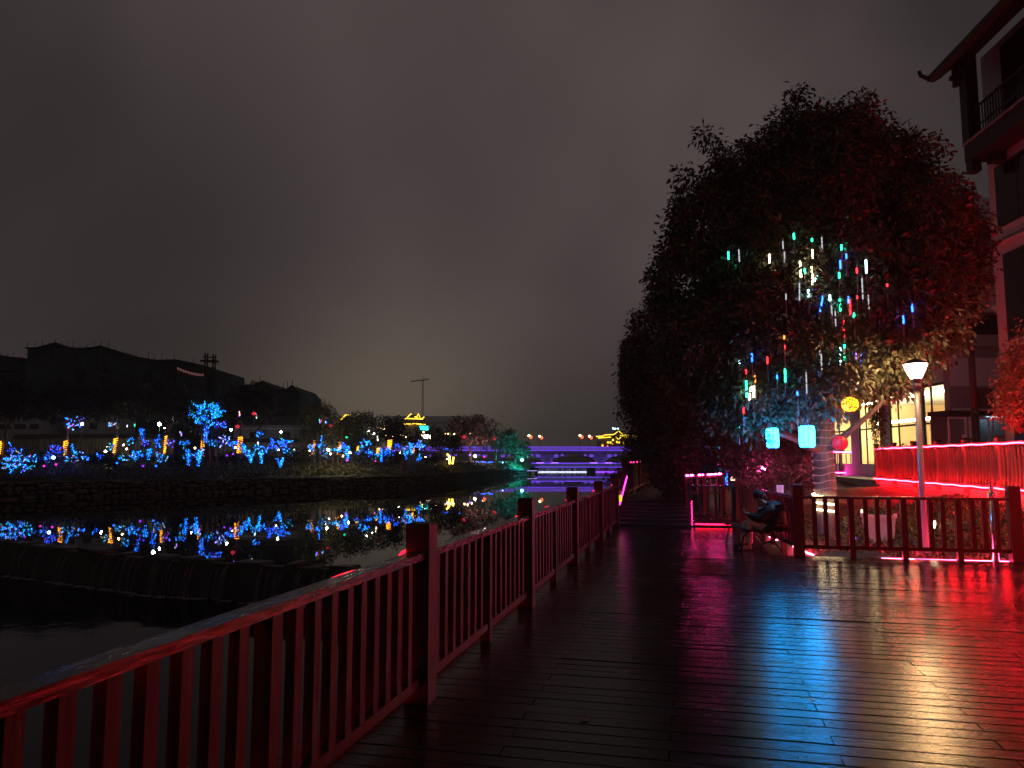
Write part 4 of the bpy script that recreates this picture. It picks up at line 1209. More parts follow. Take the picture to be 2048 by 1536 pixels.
# camera pole
pb = UD(1946, 19.6, 0.92)
cp_ = thing('camera_pole', 'dark red pole with a box and a side arm carrying a camera', 'pole', pb)
ztop = P(1938, 628, 19.6).z - pb.z
MB().tube([(0, 0, -0.1), (0, 0, 1.9)], 0.095, 12).build('lower_pole', darkmetalm, cp_, smooth=True)
MB().tube([(0, 0, 1.9), (0, 0, ztop + 0.1)], 0.082, 12).build('upper_pole', darkmetalm, cp_, smooth=True)
MB().lathe([(0.10, 1.86), (0.115, 1.88), (0.115, 1.94), (0.10, 1.96)], (0, 0, 0), 12).build('collar', darkmetalm, cp_)
MB().box((0.24, 0.02, 2.25), (0.30, 0.28, 0.52), rz=YAW).build('control_box', darkmetalm, cp_)
MB().tube([Vector((0.16 * math.cos(a), 0.13 * math.sin(a), 1.86 + 0.03 * math.sin(3 * a))) for a in np.linspace(0, 6.28, 16)], 0.012, 5).build('cable_loop', blackm, cp_)
ax_ = CAMR
MB().tube([Vector((0, 0, ztop)) + ax_ * 0.0, Vector((0, 0, ztop)) + ax_ * 0.42], [0.085, 0.05], 10).build('arm_socket', darkmetalm, cp_)
arm = MB().tube([Vector((0, 0, ztop)) + ax_ * 0.4, Vector((0, 0, ztop + 0.03)) + ax_ * 1.9], 0.04, 8).build('arm', darkmetalm, cp_)
MB().ball(Vector((0, 0, ztop + 0.16)) + ax_ * 0.72, 0.11, 10).build('camera_dome', whitem, cp_)
MB().tube([Vector((0, 0, ztop + 0.02)) + ax_ * 0.7, Vector((0, 0, ztop + 0.1)) + ax_ * 0.72], 0.03, 6).build('camera_mount', whitem, cp_)
MB().tube([Vector((0, 0, ztop + 0.02)) + ax_ * (0.8 + 0.35 * f) - Vector((0, 0, 0.16 * math.sin(math.pi * f))) for f in np.linspace(0, 1, 9)], 0.012, 5).build('cable', blackm, cp_)
# a few dark heads-of-posts and pots on the terrace are read as small pots
for (u, lab) in ((1798, 'small dark pot on the terrace near the lit windows'), (1934, 'small dark pot on the terrace in front of the kiosk')):
    p_ = UD(u, 25.0 if u < 1900 else 18.9, 0.9)
    t = thing('flower_pot', lab, 'pot', p_)
    MB().lathe([(0.10, 0), (0.14, 0.75), (0.16, 1.02), (0.15, 1.02)], (0, 0, 0), 12).build('pot', darkmetalm, t)
    leaves('plant', np.array([(0, 0, 1.1), (0.05, 0.03, 1.14)]), np.full(2, 0.1), 40, 0.07, leafdarkm, t, -0.3, seedn=u)

# garden lamps
bol_em = em('bollard_glow', (1.0, 0.78, 0.50), 16)
def bollard(label, u, v, D, zb):
    p = UD(u, D, zb); ztp = P(u, v, D).z
    t = thing('bollard_lamp', label, 'lamp', p); h = ztp - zb
    MB().lathe([(0.05, -0.1), (0.05, h - 0.09)], (0, 0, 0), 10).build('stem', darkmetalm, t)
    MB().lathe([(0.055, h - 0.09), (0.06, h - 0.07), (0.06, h + 0.05), (0.055, h + 0.06)], (0, 0, 0), 10).build('lamp_glass', bol_em, t)
    MB().lathe([(0.075, h + 0.06), (0.07, h + 0.085), (0.02, h + 0.10)], (0, 0, 0), 10).build('cap', darkmetalm, t)
bollard('garden bollard lamp beside the foot of the park lamp post', 1849, 1048, 14.6, -0.05)
bollard('garden bollard lamp behind the pink lit planter', 1716, 1023, 17.5, -0.05)
bollard('garden bollard lamp left of the great trunk', 1626, 1033, 15.9, -0.05)
bollard('tall garden lamp among leaves left of the great trunk', 1619, 957, 19.5, 0.0)
bollard('garden lamp beside the blue wrapped pole', 1460, 955, 24.0, 0.0)
rl_ = thing('ground_spot', 'small red glowing spotlight among the ground cover', 'lamp', UD(1898, 15.4, gz_(4.8, 16.3)))
MB().lathe([(0.03, 0.0), (0.03, 0.22)], (0, 0, 0), 8).build('spike', blackm, rl_); MB().ball((0, 0, 0.27), 0.055, 10).build('bulb', em('spot_red', (1.0, 0.02, 0.02), 5), rl_)
# magenta spots in the garden
spot_m = em('spot_magenta', (1.0, 0.05, 0.30), 260)
for lab, u, v, D in (('magenta spotlight low beside the great trunk', 1637, 943, 17.6), ('magenta spotlight in the shrubs behind the bench', 1527, 937, 18.6)):
    c_ = P(u, v, D); t = thing('garden_spot', lab, 'lamp', c_)
    MB().ball((0, 0, 0), 0.05, 8).build('lens', spot_m, t); MB().tube([(0, 0, -0.03), (0, 0, -c_.z - 0.05)], 0.012, 5).build('spike', blackm, t)
# blue wrapped pole
bp_ = UD(1441, 22.5, 0.0)
bpo = thing('garden_pole', 'slim trunk wound with dense blue and cyan bulbs', 'pole', bp_)
MB().tube([(0, 0, -0.2), (0.02, 0, 1.0), (0.0, 0, 2.2)], [0.10, 0.09, 0.07], 8).build('stem', barkm, bpo)
bb = MB()
for k in range(210):
    a = k * 0.9; z = 0.85 + k / 210 * 1.1
    bb.octa((0.115 * math.cos(a), 0.115 * math.sin(a), z + random.uniform(-0.02, 0.02)), 0.016, BK.index(random.choice('bbcctgp')))
o = bb.build('light_string', BM, loc=bp_); tag(o, 'dense blue and cyan bulb string wound round the slim trunk', 'light string')
# second wrapped trunk behind
simple_tree('slender_tree', 'slender tree with a pink wire wound trunk behind the bench fence', 1589, 19.8, 0.0, [(1580, 800, 60, 60), (1620, 760, 70, 70)], 0.10, 36, 0.34, leafm, 0.12, (0.2, 0.35), seedn=52)
wr = MB(); tb2 = UD(1589, 19.8, 0.0)
wr.tube([tb2 + Vector((0.13 * math.cos(k * 0.52), 0.13 * math.sin(k * 0.52), 0.9 + k / 120 * 1.1)) for k in range(120)], 0.006, 4)
tag(wr.build('wire_wrap', MATS['pink_wire']), 'pale pink wire wound round the slender trunk behind the bench fence', 'wire')
# planter lit pink
pt = UD(1745, 15.0, -0.05)
pln = thing('planter', 'large tapered planter lit pink behind the garden fence', 'planter', pt, R(-14))
MB().box((0, 0, 0.27), (0.50, 0.5, 0.5), taper=1.18).build('body', pinkpotm, pln)
MB().box((0, 0, 0.545), (0.64, 0.64, 0.05)).build('rim', pinkpotm, pln)
MB().box((0, 0, 0.575), (0.52, 0.52, 0.012)).build('soil', soilm, pln)
MB().box((0, 0, 0.0), (0.62, 0.62, 0.06)).build('foot', pinkpotm, pln)
leaves('plant', np.array([(0.0, 0, 0.66), (-0.15, 0.1, 0.62), (0.12, -0.1, 0.62)]), np.full(3, 0.13), 60, 0.09, leafyelm, pln, -0.3, seedn=61)
fl = thing('flowering_plant', 'small bushy plant with a purple lamp between trunk and planter', 'plant', UD(1686, 14.9, -0.05))
leaves('foliage', np.array([(0, 0, 0.2), (0.08, 0.05, 0.32), (-0.08, 0, 0.34), (0, 0.05, 0.45)]), np.full(4, 0.16), 55, 0.08, leafyelm, fl, 0.0, seedn=62)
MB().tube([(0, 0, -0.05), (0, 0, 0.3)], 0.012, 5).build('stem', barkm, fl)
MB().ball((0.05, -0.18, 0.12), 0.03, 8).build('lamp', BULB['p'], fl)
# notice on the bench fence
nb = P(1560, 978, 14.9)
nt_ = thing('paper_notice', 'white paper notice on a small board above the bench fence', 'notice', nb, R(0))
MB().box((0, 0, 0), (0.135, 0.012, 0.15)).build('board', paperm, nt_)
MB().box((-0.08, 0, -0.05), (0.03, 0.03, 0.30)).build('stake', fencem, nt_)
for k in range(5): MB().box((0.0 + random.uniform(-0.01, 0.01), -0.0075, 0.05 - 0.022 * k), (0.08, 0.003, 0.006)).build('text_line', inkm, nt_)

# ================================================================== BENCH AND PERSON
# side frames lie in the X-Z plane (bench faces the river, -X); length runs along Y
bx, by = 1.02, 13.85
bench = thing('park_bench', 'dark slatted park bench with curved cast iron legs by the fence', 'bench', (bx, by, 0), R(7.6))
def arc(c, r, a0, a1, n=12, sx=1.0):
    return [Vector((c[0] + r * sx * math.cos(a), 0, c[1] + r * math.sin(a))) for a in np.linspace(a0, a1, n)]
for yy in (0.02, 1.42):
    fr = MB()
    fr.tube(arc((0.0, 0.17), 0.185, R(178), R(20), 12), 0.016, 6)
    fr.tube([(-0.185, 0, 0.17), (-0.20, 0, 0.08), (-0.22, 0, 0.0)], 0.018, 6)
    fr.tube([(0.17, 0, 0.24), (0.16, 0, 0.15), (0.12, 0, 0.06), (0.10, 0, 0.0)], 0.018, 6)
    fr.tube(arc((0.27, 0.0), 0.17, R(175), R(20), 10), 0.016, 6)
    fr.tube([(0.43, 0, 0.06), (0.46, 0, 0.0)], 0.018, 6)
    fr.tube([(-0.20, 0, 0.345), (-0.05, 0, 0.352), (0.12, 0, 0.335), (0.28, 0, 0.335), (0.34, 0, 0.40), (0.42, 0, 0.62), (0.47, 0, 0.76)], 0.018, 6)
    fr.tube([(-0.24, 0, 0.37), (-0.22, 0, 0.34), (-0.17, 0, 0.352)], 0.014, 6)
    fr.tube([(0.34, 0, 0.34), (0.37, 0, 0.24), (0.30, 0, 0.17), (0.22, 0, 0.165)], 0.014, 6)
    fr.v = [(x, y + yy, z) for x, y, z in fr.v]
    fr.build('side_frame', blackm, bench)
for k in range(6):
    MB().box((-0.17 + 0.085 * k, 0.72, 0.375 - 0.006 * k), (0.066, 1.55, 0.022)).build('seat_slat', darkwoodm, bench)
for k, (x, z) in enumerate(((0.372, 0.47), (0.40, 0.55), (0.43, 0.63), (0.457, 0.71), (0.478, 0.775))):
    MB().box((x, 0.72, z), (0.02, 1.55, 0.058), M=Matrix.Rotation(R(18), 3, 'Y')).build('back_slat', darkwoodm, bench)

PY = 14.12
def S(u, v, dy=0.0):
    p = AY(u, v, PY); return Vector((p.x, PY + dy, p.z))
skinm = mat('skin', (0.42, 0.24, 0.18), 0.55, col2=(0.48, 0.28, 0.21), scale=9)
hairm = mat('black_hair', (0.010, 0.008, 0.008), 0.75, bump=0.4, scale=30, stretch=(6, 6, 1))
jackm = mat('black_puffer', (0.012, 0.011, 0.013), 0.62, bump=0.25, scale=14)
trousm = mat('pale_trousers', (0.62, 0.52, 0.50), 0.75, col2=(0.70, 0.60, 0.58), scale=6, bump=0.25)
shoem = mat('pale_shoes', (0.55, 0.48, 0.46), 0.6)
person = thing('person', 'person in a black puffer jacket and pale trousers seated looking at a phone', 'person', (S(1545, 1090).x, PY, 0))
PO = person.location.copy()
def skin(name, joints, edges, m, root=0, sub=2, post=None):
    me = bpy.data.meshes.new(name)
    me.from_pydata([tuple(Vector(j[0]) - PO) for j in joints], edges, [])
    o = bpy.data.objects.new(name, me); COL.objects.link(o); o.parent = person
    mod = o.modifiers.new('skin', 'SKIN'); mod.use_smooth_shade = True
    for i, j in enumerate(joints):
        sv = me.skin_vertices[0].data[i]; r = j[1]
        sv.radius = r if isinstance(r, tuple) else (r, r); sv.use_root = (i == root)
    sb = o.modifiers.new('sub', 'SUBSURF'); sb.levels = sub; sb.render_levels = sub
    me.materials.append(m)
    return o
hip = S(1546, 1059); seat = S(1541, 1060)
pel, ch1, ch2, nk, hd = S(1547, 1054), S(1550, 1036), S(1541, 1019), S(1528, 1006), S(1519, 997)
# the body: one skin from pelvis to head, arms, legs, hands
J = [(pel, 0.09), (ch1, 0.09), (ch2, 0.085), (S(1533, 1010), 0.06), (nk, 0.052), (S(1522, 1001), 0.07), (S(1517, 994), 0.085), (S(1516, 988), 0.06)]
Eg = [(0, 1), (1, 2), (2, 3), (3, 4), (4, 5), (5, 6), (6, 7)]
hands = []
for sgn in (-1, 1):
    i = len(J)
    sh = S(1539, 1016, sgn * 0.16); el = S(1517, 1036, sgn * 0.19); wr_ = S(1494, 1027, sgn * 0.06); hp = S(1489, 1024, sgn * 0.045)
    J += [(sh, 0.045), (el, 0.036), (wr_, 0.028), (hp, (0.038, 0.02))]
    Eg += [(2, i), (i, i + 1), (i + 1, i + 2), (i + 2, i + 3)]
    hands.append((wr_, hp, sgn))
    j = len(J)
    hp_ = S(1543, 1060, sgn * 0.10); kn = S(1496 if sgn < 0 else 1491, 1041 if sgn < 0 else 1044, sgn * 0.085); an = S(1497 if sgn < 0 else 1486, 1092, sgn * 0.09); to = S(1481 if sgn < 0 else 1472, 1097, sgn * 0.10)
    J += [(hp_, 0.07), (kn, 0.05), (an, 0.036), (to, 0.03)]
    Eg += [(0, j), (j, j + 1), (j + 1, j + 2), (j + 2, j + 3)]
skin('body', J, Eg, skinm)
# fingers, each a short chain from the palm closing on the phone
for wr_, hp, sgn in hands:
    fd_ = (hp - wr_).normalized()
    for q, (l, zo) in enumerate(((0.060, 0.026), (0.068, 0.009), (0.064, -0.008), (0.050, -0.024))):
        a = hp + Vector((0, 0, zo)); b = a + fd_ * l * 0.55 + Vector((0, -sgn * 0.008, 0)); c_ = b + fd_ * l * 0.30 + Vector((0, -sgn * 0.028, 0.006))
        skin('finger', [(a, 0.009), (b, 0.008), (c_, 0.007)], [(0, 1), (1, 2)], skinm, sub=1)
    a = wr_.lerp(hp, 0.4) + Vector((0, 0, 0.022)); b = a + fd_ * 0.035 + Vector((0, -sgn * 0.012, 0.022)); c_ = b + fd_ * 0.028 + Vector((0, -sgn * 0.014, 0.004))
    skin('thumb', [(a, 0.010), (b, 0.009), (c_, 0.007)], [(0, 1), (1, 2)], skinm, sub=1)
# face details
hc = S(1517, 995); fx = Vector((-0.92, 0, -0.38)); upv = Vector((-0.38, 0, 0.92))
MB().tube([hc + fx * 0.085 + upv * 0.02 - PO, hc + fx * 0.108 - upv * 0.012 - PO, hc + fx * 0.092 - upv * 0.022 - PO], [0.008, 0.014, 0.010], 6).build('nose', skinm, person, smooth=True)
MB().ball(hc + fx * 0.088 - upv * 0.052 - PO, 0.02, 8, sq=(0.5, 1.1, 0.4)).build('mouth', mat('lips', (0.30, 0.12, 0.10), 0.5), person)
for sgn in (-1, 1):
    MB().ball(hc + fx * 0.080 + upv * 0.012 + Vector((0, sgn * 0.032, 0)) - PO, 0.011, 8).build('eye', blackm, person)
    MB().ball(hc - fx * 0.005 - upv * 0.012 + Vector((0, sgn * 0.083, 0)) - PO, 0.026, 8, sq=(0.8, 0.35, 1.1)).build('ear', skinm, person, smooth=True)
# hair: a cap over the top and back of the head, strands at the back
hb = MB(); hb.ball((0, 0, 0), 0.112, 16, sq=(1.05, 0.92, 1.0))
vs = []
for x, y, z in hb.v:
    p = Vector((x, y, z)); k = 1.0
    if p.dot(fx) > 0.045 and p.dot(upv) < 0.045: k = 0.70
    if p.dot(upv) < -0.03: k = min(k, 0.86)
    vs.append(tuple(p * k * random.uniform(0.98, 1.03) + hc - fx * 0.012 + upv * 0.022 - PO))
hb.v = vs; hb.build('hair', hairm, person, smooth=True)
skin('hair_back', [(hc - fx * 0.08 + upv * 0.03, 0.055), (hc - fx * 0.10 - upv * 0.05, 0.05), (S(1531, 1005), 0.035)], [(0, 1), (1, 2)], hairm, sub=1)
# jacket: quilted bands swelling along torso and sleeves
tor = [S(1546, 1063), S(1548, 1055), S(1550, 1045), S(1550, 1035), S(1547, 1026), S(1542, 1018), S(1536, 1012), S(1530, 1008)]
Jk = [(tor[0], (0.20, 0.22)), (tor[1], (0.21, 0.235)), (tor[2], (0.21, 0.235)), (tor[3], (0.205, 0.235)), (tor[4], (0.20, 0.24)), (tor[5], (0.185, 0.23)), (tor[6], (0.135, 0.15)), (tor[7], (0.10, 0.105))]
Ek = [(i, i + 1) for i in range(7)]
skin('jacket', Jk, Ek, jackm, root=3)
for k in range(6):
    c_ = tor[1].lerp(tor[5], k / 5.5); ring = []
    ax1 = (tor[5] - tor[1]).normalized(); sd = ax1.cross(Vector((0, 1, 0))).normalized()
    for a in np.linspace(0, 2 * math.pi, 21):
        ring.append(c_ + sd * 0.168 * math.cos(a) + Vector((0, 0.205 * math.sin(a), 0)) - PO)
    MB().tube(ring, 0.026, 7, cap=False).build('jacket_quilt', jackm, person, smooth=True)
for sgn in (-1, 1):
    sh = S(1541, 1018, sgn * 0.17); el = S(1517, 1037, sgn * 0.20); wr_ = S(1495, 1028, sgn * 0.065)
    pts_ = [S(1547, 1016, sgn * 0.05)] + [sh.lerp(el, f) for f in (0, 0.33, 0.66, 1)] + [el.lerp(wr_, f) for f in (0.33, 0.66, 0.95)]
    skin('sleeve', [(p, r) for p, r in zip(pts_, (0.12, 0.11, 0.10, 0.092, 0.084, 0.076, 0.066, 0.05))], [(i, i + 1) for i in range(7)], jackm, root=0)
skin('hood', [(S(1531, 1006, -0.08), 0.05), (S(1540, 1010, -0.05), 0.06), (S(1543, 1011, 0.0), 0.065), (S(1540, 1010, 0.05), 0.06), (S(1531, 1006, 0.08), 0.05)], [(0, 1), (1, 2), (2, 3), (3, 4)], jackm, root=2)
for sgn in (-1, 1):
    hp_ = S(1545, 1060, sgn * 0.10); kn = S(1497 if sgn < 0 else 1491, 1042 if sgn < 0 else 1045, sgn * 0.085); an = S(1498 if sgn < 0 else 1487, 1088, sgn * 0.09)
    skin('trouser_leg', [(hp_, 0.115), (hp_.lerp(kn, 0.5), 0.098), (kn, 0.080), (kn.lerp(an, 0.35), 0.074), (kn.lerp(an, 0.8), 0.064), (an, 0.070)], [(i, i + 1) for i in range(5)], trousm, root=0)
    sh_ = S(1500 if sgn < 0 else 1489, 1095, sgn * 0.09)
    heel = Vector((sh_.x, sh_.y, 0.05))
    skin('shoe', [(heel + Vector((0.03, 0, 0)), (0.04, 0.045)), (heel + Vector((-0.06, 0, 0.005)), (0.048, 0.045)), (heel + Vector((-0.16, 0, -0.012)), (0.042, 0.03)), (heel + Vector((-0.20, 0, -0.016)), (0.03, 0.022))],
         [(0, 1), (1, 2), (2, 3)], shoem if sgn < 0 else jackm, root=1, sub=2)
ph = thing('phone', 'dark phone held up in both hands by the seated person', 'phone', S(1485, 1020), 0)
ph.rotation_euler = (0, R(-28), 0)
MB().box((0, 0, 0.02), (0.009, 0.072, 0.15)).build('case', blackm, ph)
MB().box((0.0055, 0, 0.02), (0.002, 0.066, 0.14)).build('screen', em('phone_screen', (0.5, 0.12, 0.16), 0.12), ph)

# ================================================================== FAR BANK
def px(D): return D / F
# ---- buildings under construction, wrapped in green netting behind scaffolding
def site_building(label, D, pts, deep=11.0, step=13, zb=1.2, openings=(), scaf=True, name='unfinished_building'):
    """pts: roofline as pixels left to right"""
    u0, u1 = pts[0][0], pts[-1][0]
    base = UD((u0 + u1) / 2, D, zb)
    t = thing(name, label, 'building', base)
    poly = [UD(u0, D, zb - 0.5)] + [P(u, v, D) for u, v in pts] + [UD(u1, D, zb - 0.5)]
    poly = [p - base for p in poly]
    MB().prism(list(reversed(poly)), CAMF * deep).build('netted_walls', netm, t)
    # eaves / roof edges standing out a little
    for (a, b) in zip(pts, pts[1:]):
        if abs(b[0] - a[0]) < 3: continue
        A = P(a[0], a[1], D) - base; B = P(b[0], b[1], D) - base
        MB().bar(A - CAMF * 0.3, B - CAMF * 0.3, 0.75, 0.16).build('eave', tilem, t)
    ztop = lambda u: float(np.interp(u, [p[0] for p in pts], [P(p[0], p[1], D).z for p in pts]))
    for (ua, va, ub, vb) in openings:
        A = P(ua, va, D) - base; B = P(ub, vb, D) - base
        w = MB().prism([A - CAMF * 0.06, Vector((B.x, B.y, A.z)) - CAMF * 0.06, B - CAMF * 0.06, Vector((A.x, A.y, B.z)) - CAMF * 0.06], CAMF * 0.05).build('window_opening', mortarm, t)
        MB().bar(Vector((A.x, A.y, B.z)) - CAMF * 0.12, B - CAMF * 0.12, 0.2, 0.14).build('sill', concm, w)
    if scaf:
        o = -CAMF * 0.9
        u = u0 + 3
        while u < u1:
            a = UD(u, D, zb) - base; h = ztop(u) + random.uniform(0.2, 1.0)
            MB().tube([a + o, Vector((a.x, a.y, h - base.z)) + o], 0.045, 4).build('scaffold_upright', steelm, t)
            u += step * random.uniform(0.85, 1.15)
        z = zb + 1.8; zmax = max(p.z for p in (P(q[0], q[1], D) for q in pts))
        while z < zmax - 0.4:
            seg = [uu for uu in np.linspace(u0 + 2, u1 - 2, 40) if ztop(uu) > z]
            if len(seg) > 1:
                a = UD(seg[0], D, z) - base; b = UD(seg[-1], D, z) - base
                MB().tube([a + o, b + o], 0.04, 4).build('scaffold_ledger', steelm, t)
            z += 1.8
    return t, base
site_building('netted gabled building with scaffolding at the left end of the far bank', 100, [(56, 697), (78, 697), (116, 687), (142, 697), (168, 698), (192, 696), (205, 693), (240, 704), (262, 713)], openings=((150, 738, 172, 770), (205, 735, 218, 750), (205, 760, 220, 778), (228, 760, 240, 778)))
site_building('low dark netted building left of the gabled one', 104, [(-60, 716), (-30, 712), (4, 712), (30, 716), (54, 718)], openings=((0, 740, 40, 748),))
tB, bB = site_building('long netted building carrying a red banner beside a hoist', 98, [(262, 714), (290, 718), (320, 722), (356, 721), (380, 726), (408, 732), (430, 738)], openings=((288, 742, 304, 768), (322, 735, 352, 770), (380, 768, 394, 780)))
site_building('netted building with two small gables at the end of the site', 96, [(458, 773), (478, 772), (512, 771), (529, 763), (546, 775), (548, 781), (575, 781), (586, 772), (596, 784), (600, 785)], openings=((470, 790, 484, 815), (495, 790, 505, 815), (556, 800, 566, 820)), step=9)
# banner with a pale band of lettering blocks
bn = thing('banner', 'sagging red banner with a pale strip hung on the scaffolding', 'banner', P(380, 742, 96.6))
b0 = bn.location.copy()
ban = MB(); pale = MB()
for k in range(10):
    f0, f1 = k / 10, (k + 1) / 10
    sag = lambda f: 733 + 14 * (1 - (1 - f) ** 1.8)
    a, b = P(354 + 54 * f0, sag(f0), 96.6) - b0, P(354 + 54 * f1, sag(f1), 96.6) - b0
    c_, d_ = P(354 + 54 * f1, sag(f1) + 9, 96.6) - b0, P(354 + 54 * f0, sag(f0) + 9, 96.6) - b0
    ban.add([a, b, c_, d_, a + CAMF * .03, b + CAMF * .03, c_ + CAMF * .03, d_ + CAMF * .03], [(3, 2, 1, 0), (4, 5, 6, 7), (0, 1, 5, 4), (2, 3, 7, 6)])
    A, B = a.lerp(d_, 0.12) - CAMF * .02, b.lerp(c_, 0.12) - CAMF * .02
    C2, D2 = b.lerp(c_, 0.6) - CAMF * .02, a.lerp(d_, 0.6) - CAMF * .02
    m_ = MB().add([A.lerp(B, 0.08), A.lerp(B, 0.85), D2.lerp(C2, 0.85), D2.lerp(C2, 0.08)], [(3, 2, 1, 0)])
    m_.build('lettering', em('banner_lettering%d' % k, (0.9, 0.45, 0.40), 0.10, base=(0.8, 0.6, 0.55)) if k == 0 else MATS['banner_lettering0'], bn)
ban.build('cloth', mat('red_cloth', (0.35, 0.03, 0.03), 0.8), bn)
# hoist tower
ho = thing('construction_hoist', 'twin mast construction hoist standing above the netted buildings', 'hoist', UD(418, 95.5, 1.2))
h0 = ho.location.copy()
for uu, vt in ((408, 706), (413, 706), (424, 710), (429, 709)):
    a = UD(uu, 95.5, 1.2) - h0; b = P(uu, vt, 95.5) - h0
    MB().tube([a, Vector((a.x, a.y, b.z))], 0.11, 4).build('mast', blackm, ho)
for v in range(708, 850, 8):
    for ua, ub in ((408, 413), (424, 429)):
        MB().tube([P(ua, v, 95.5) - h0, P(ub, v + (4 if v % 16 else -4), 95.5) - h0], 0.06, 4).build('brace', blackm, ho)
MB().bar(P(403, 722, 95.5) - h0, P(436, 723, 95.5) - h0, 0.8, 0.25).build('platform', blackm, ho)
MB().bar(P(406, 714, 95.5) - h0, P(432, 715, 95.5) - h0, 0.2, 0.12).build('cross_head', blackm, ho)
MB().box(P(400, 770, 95.5) - h0, (1.2, 1.0, 2.2), rz=YAW).build('cage', steelm, ho)

# ---- low walls and pavilions behind the planting
bamboom = mat('bamboo_screen', (0.10, 0.09, 0.06), 0.8, col2=(0.42, 0.38, 0.28), scale=2.2, stretch=(2.2, 2.2, 0.25), bump=0.5, coords='World')
def slab(name, label, cat, D, u0, u1, v0, v1, deep, m, roofm=None, over=4, parts=()):
    base = UD((u0 + u1) / 2, D, 1.1); t = thing(name, label, cat, base)
    a, b = P(u0, v0, D) - base, P(u1, v0, D) - base
    zb = P(u0, v1, D).z - base.z - 0.4
    MB().prism([Vector((a.x, a.y, zb)), Vector((b.x, b.y, zb)), Vector((b.x, b.y, zb)) + CAMF * deep, Vector((a.x, a.y, zb)) + CAMF * deep], (0, 0, a.z - zb)).build('wall', m, t)
    if roofm:
        A, B = P(u0 - over, v0, D) - base, P(u1 + over, v0, D) - base; rz = 0.35 + deep * 0.12
        MB().add([A - CAMF * .5, B - CAMF * .5, B + CAMF * (deep + .5), A + CAMF * (deep + .5), A + CAMF * deep / 2 + Vector((0, 0, rz)), B + CAMF * deep / 2 + Vector((0, 0, rz))],
                 [(3, 2, 1, 0), (0, 1, 5, 4), (2, 3, 4, 5), (1, 2, 5), (3, 0, 4)]).build('roof', roofm, t)
    for (nm, ua, ub, va, vb, mm) in parts:
        A, B = P(ua, va, D) - base, P(ub, va, D) - base; hgt = P(ua, va, D).z - P(ua, vb, D).z
        MB().prism([A - CAMF * .05 - Vector((0, 0, hgt)), B - CAMF * .05 - Vector((0, 0, hgt)), B + CAMF * .02 - Vector((0, 0, hgt)), A + CAMF * .02 - Vector((0, 0, hgt))], (0, 0, hgt)).build(nm, mm, t)
    return t
slab('white_pavilion', 'low white house with a dark window band behind bare trees', 'house', 82, -20, 82, 822, 892, 8, greywallm, tilem, parts=[('window', 0, 22, 848, 858, glassm), ('window', 30, 52, 848, 858, glassm), ('window', 60, 78, 848, 858, glassm), ('ledge', -18, 80, 838, 841, greywallm)])
slab('garden_wall', 'long pale garden wall behind the lit shrubs', 'wall', 74, 30, 345, 876, 905, 0.4, bamboom, tilem, 1)
slab('white_house', 'pale low house between the wrapped trunks', 'house', 84, 140, 210, 826, 880, 7, greywallm, tilem, parts=[('window', 150, 165, 845, 858, glassm), ('window', 180, 195, 845, 858, glassm)])
slab('terrace_house', 'long low house with stepped pale eaves under the gabled site building', 'house', 86, 468, 606, 850, 895, 7, greywallm, tilem, parts=[('ledge', 470, 604, 856, 858, whitem), ('window', 500, 520, 864, 878, glassm), ('window', 560, 580, 864, 878, glassm)])
slab('garden_wall', 'pale garden wall right of the tall blue lit tree', 'wall', 78, 430, 600, 884, 905, 0.4, bamboom, tilem, 1)

# ---- trees on the far bank
FT = [
 ('dark_tree', 'dark leafless-looking tree in front of the low white house', 16, 12, [(5, 800, 45, 40), (48, 812, 34, 26), (28, 780, 30, 24)], leafdarkm, 0.9),
 ('dark_tree', 'dark spreading tree above the lit cluster beside the second wrapped trunk', 140, 11, [(112, 815, 38, 30), (168, 805, 40, 32), (142, 790, 42, 28), (196, 822, 24, 22)], leafdarkm, 0.9),
 ('dark_tree', 'dark tree above the third orange wrapped trunk', 237, 11, [(218, 812, 34, 28), (258, 808, 36, 30), (240, 786, 36, 24)], leafdarkm, 0.9),
 ('dark_tree', 'dark broad tree behind the two bright white lamps', 338, 12, [(325, 796, 44, 36), (366, 805, 30, 30), (296, 812, 28, 24), (345, 822, 30, 20)], leafdarkm, 0.9),
 ('round_tree', 'tall round tree covered in blue and green bulbs', 410, 9, [(412, 822, 34, 30), (430, 848, 22, 18), (395, 850, 20, 18)], leafdarkm, 1.0),
 ('dark_tree', 'dark tall tree hung with red balls below the gabled site building', 484, 11, [(478, 808, 40, 34), (520, 812, 34, 40), (500, 790, 34, 24), (452, 835, 18, 22)], leafdarkm, 0.9),
 ('olive_tree', 'large olive green floodlit tree right of the site buildings', 632, 9, [(636, 832, 32, 28), (614, 856, 22, 34), (660, 858, 26, 34), (640, 805 + 14, 20, 14), (640, 876, 34, 18)], leafyelm, 1.1),
 ('olive_tree', 'smaller olive green floodlit tree beside the large one', 688, 10, [(700, 858, 24, 26), (682, 876, 20, 20), (710, 872, 18, 20)], leafyelm, 1.0),
 ('dark_tree', 'dark purple tinged tree before the gold edged roof', 735, 16, [(724, 852, 28, 26), (744, 868, 22, 28)], leafdarkm, 1.0),
 ('dark_tree', 'dark wide tree left of the pagoda roofs', 782, 18, [(774, 852, 24, 18), (800, 856, 20, 18), (782, 872, 26, 16)], leafdarkm, 1.0),
 ('cone_tree', 'dark cone shaped tree under the teal sign', 833, 14, [(833, 886, 17, 18), (833, 868, 11, 14), (833, 854 + 2, 6, 9)], leafdarkm, 0.8),
 ('dark_tree', 'dark bushy tree right of the floodlights', 884, 12, [(872, 868, 18, 16), (895, 884, 24, 16), (866, 890, 16, 14), (915, 892, 16, 12)], leafdarkm, 1.0),
]
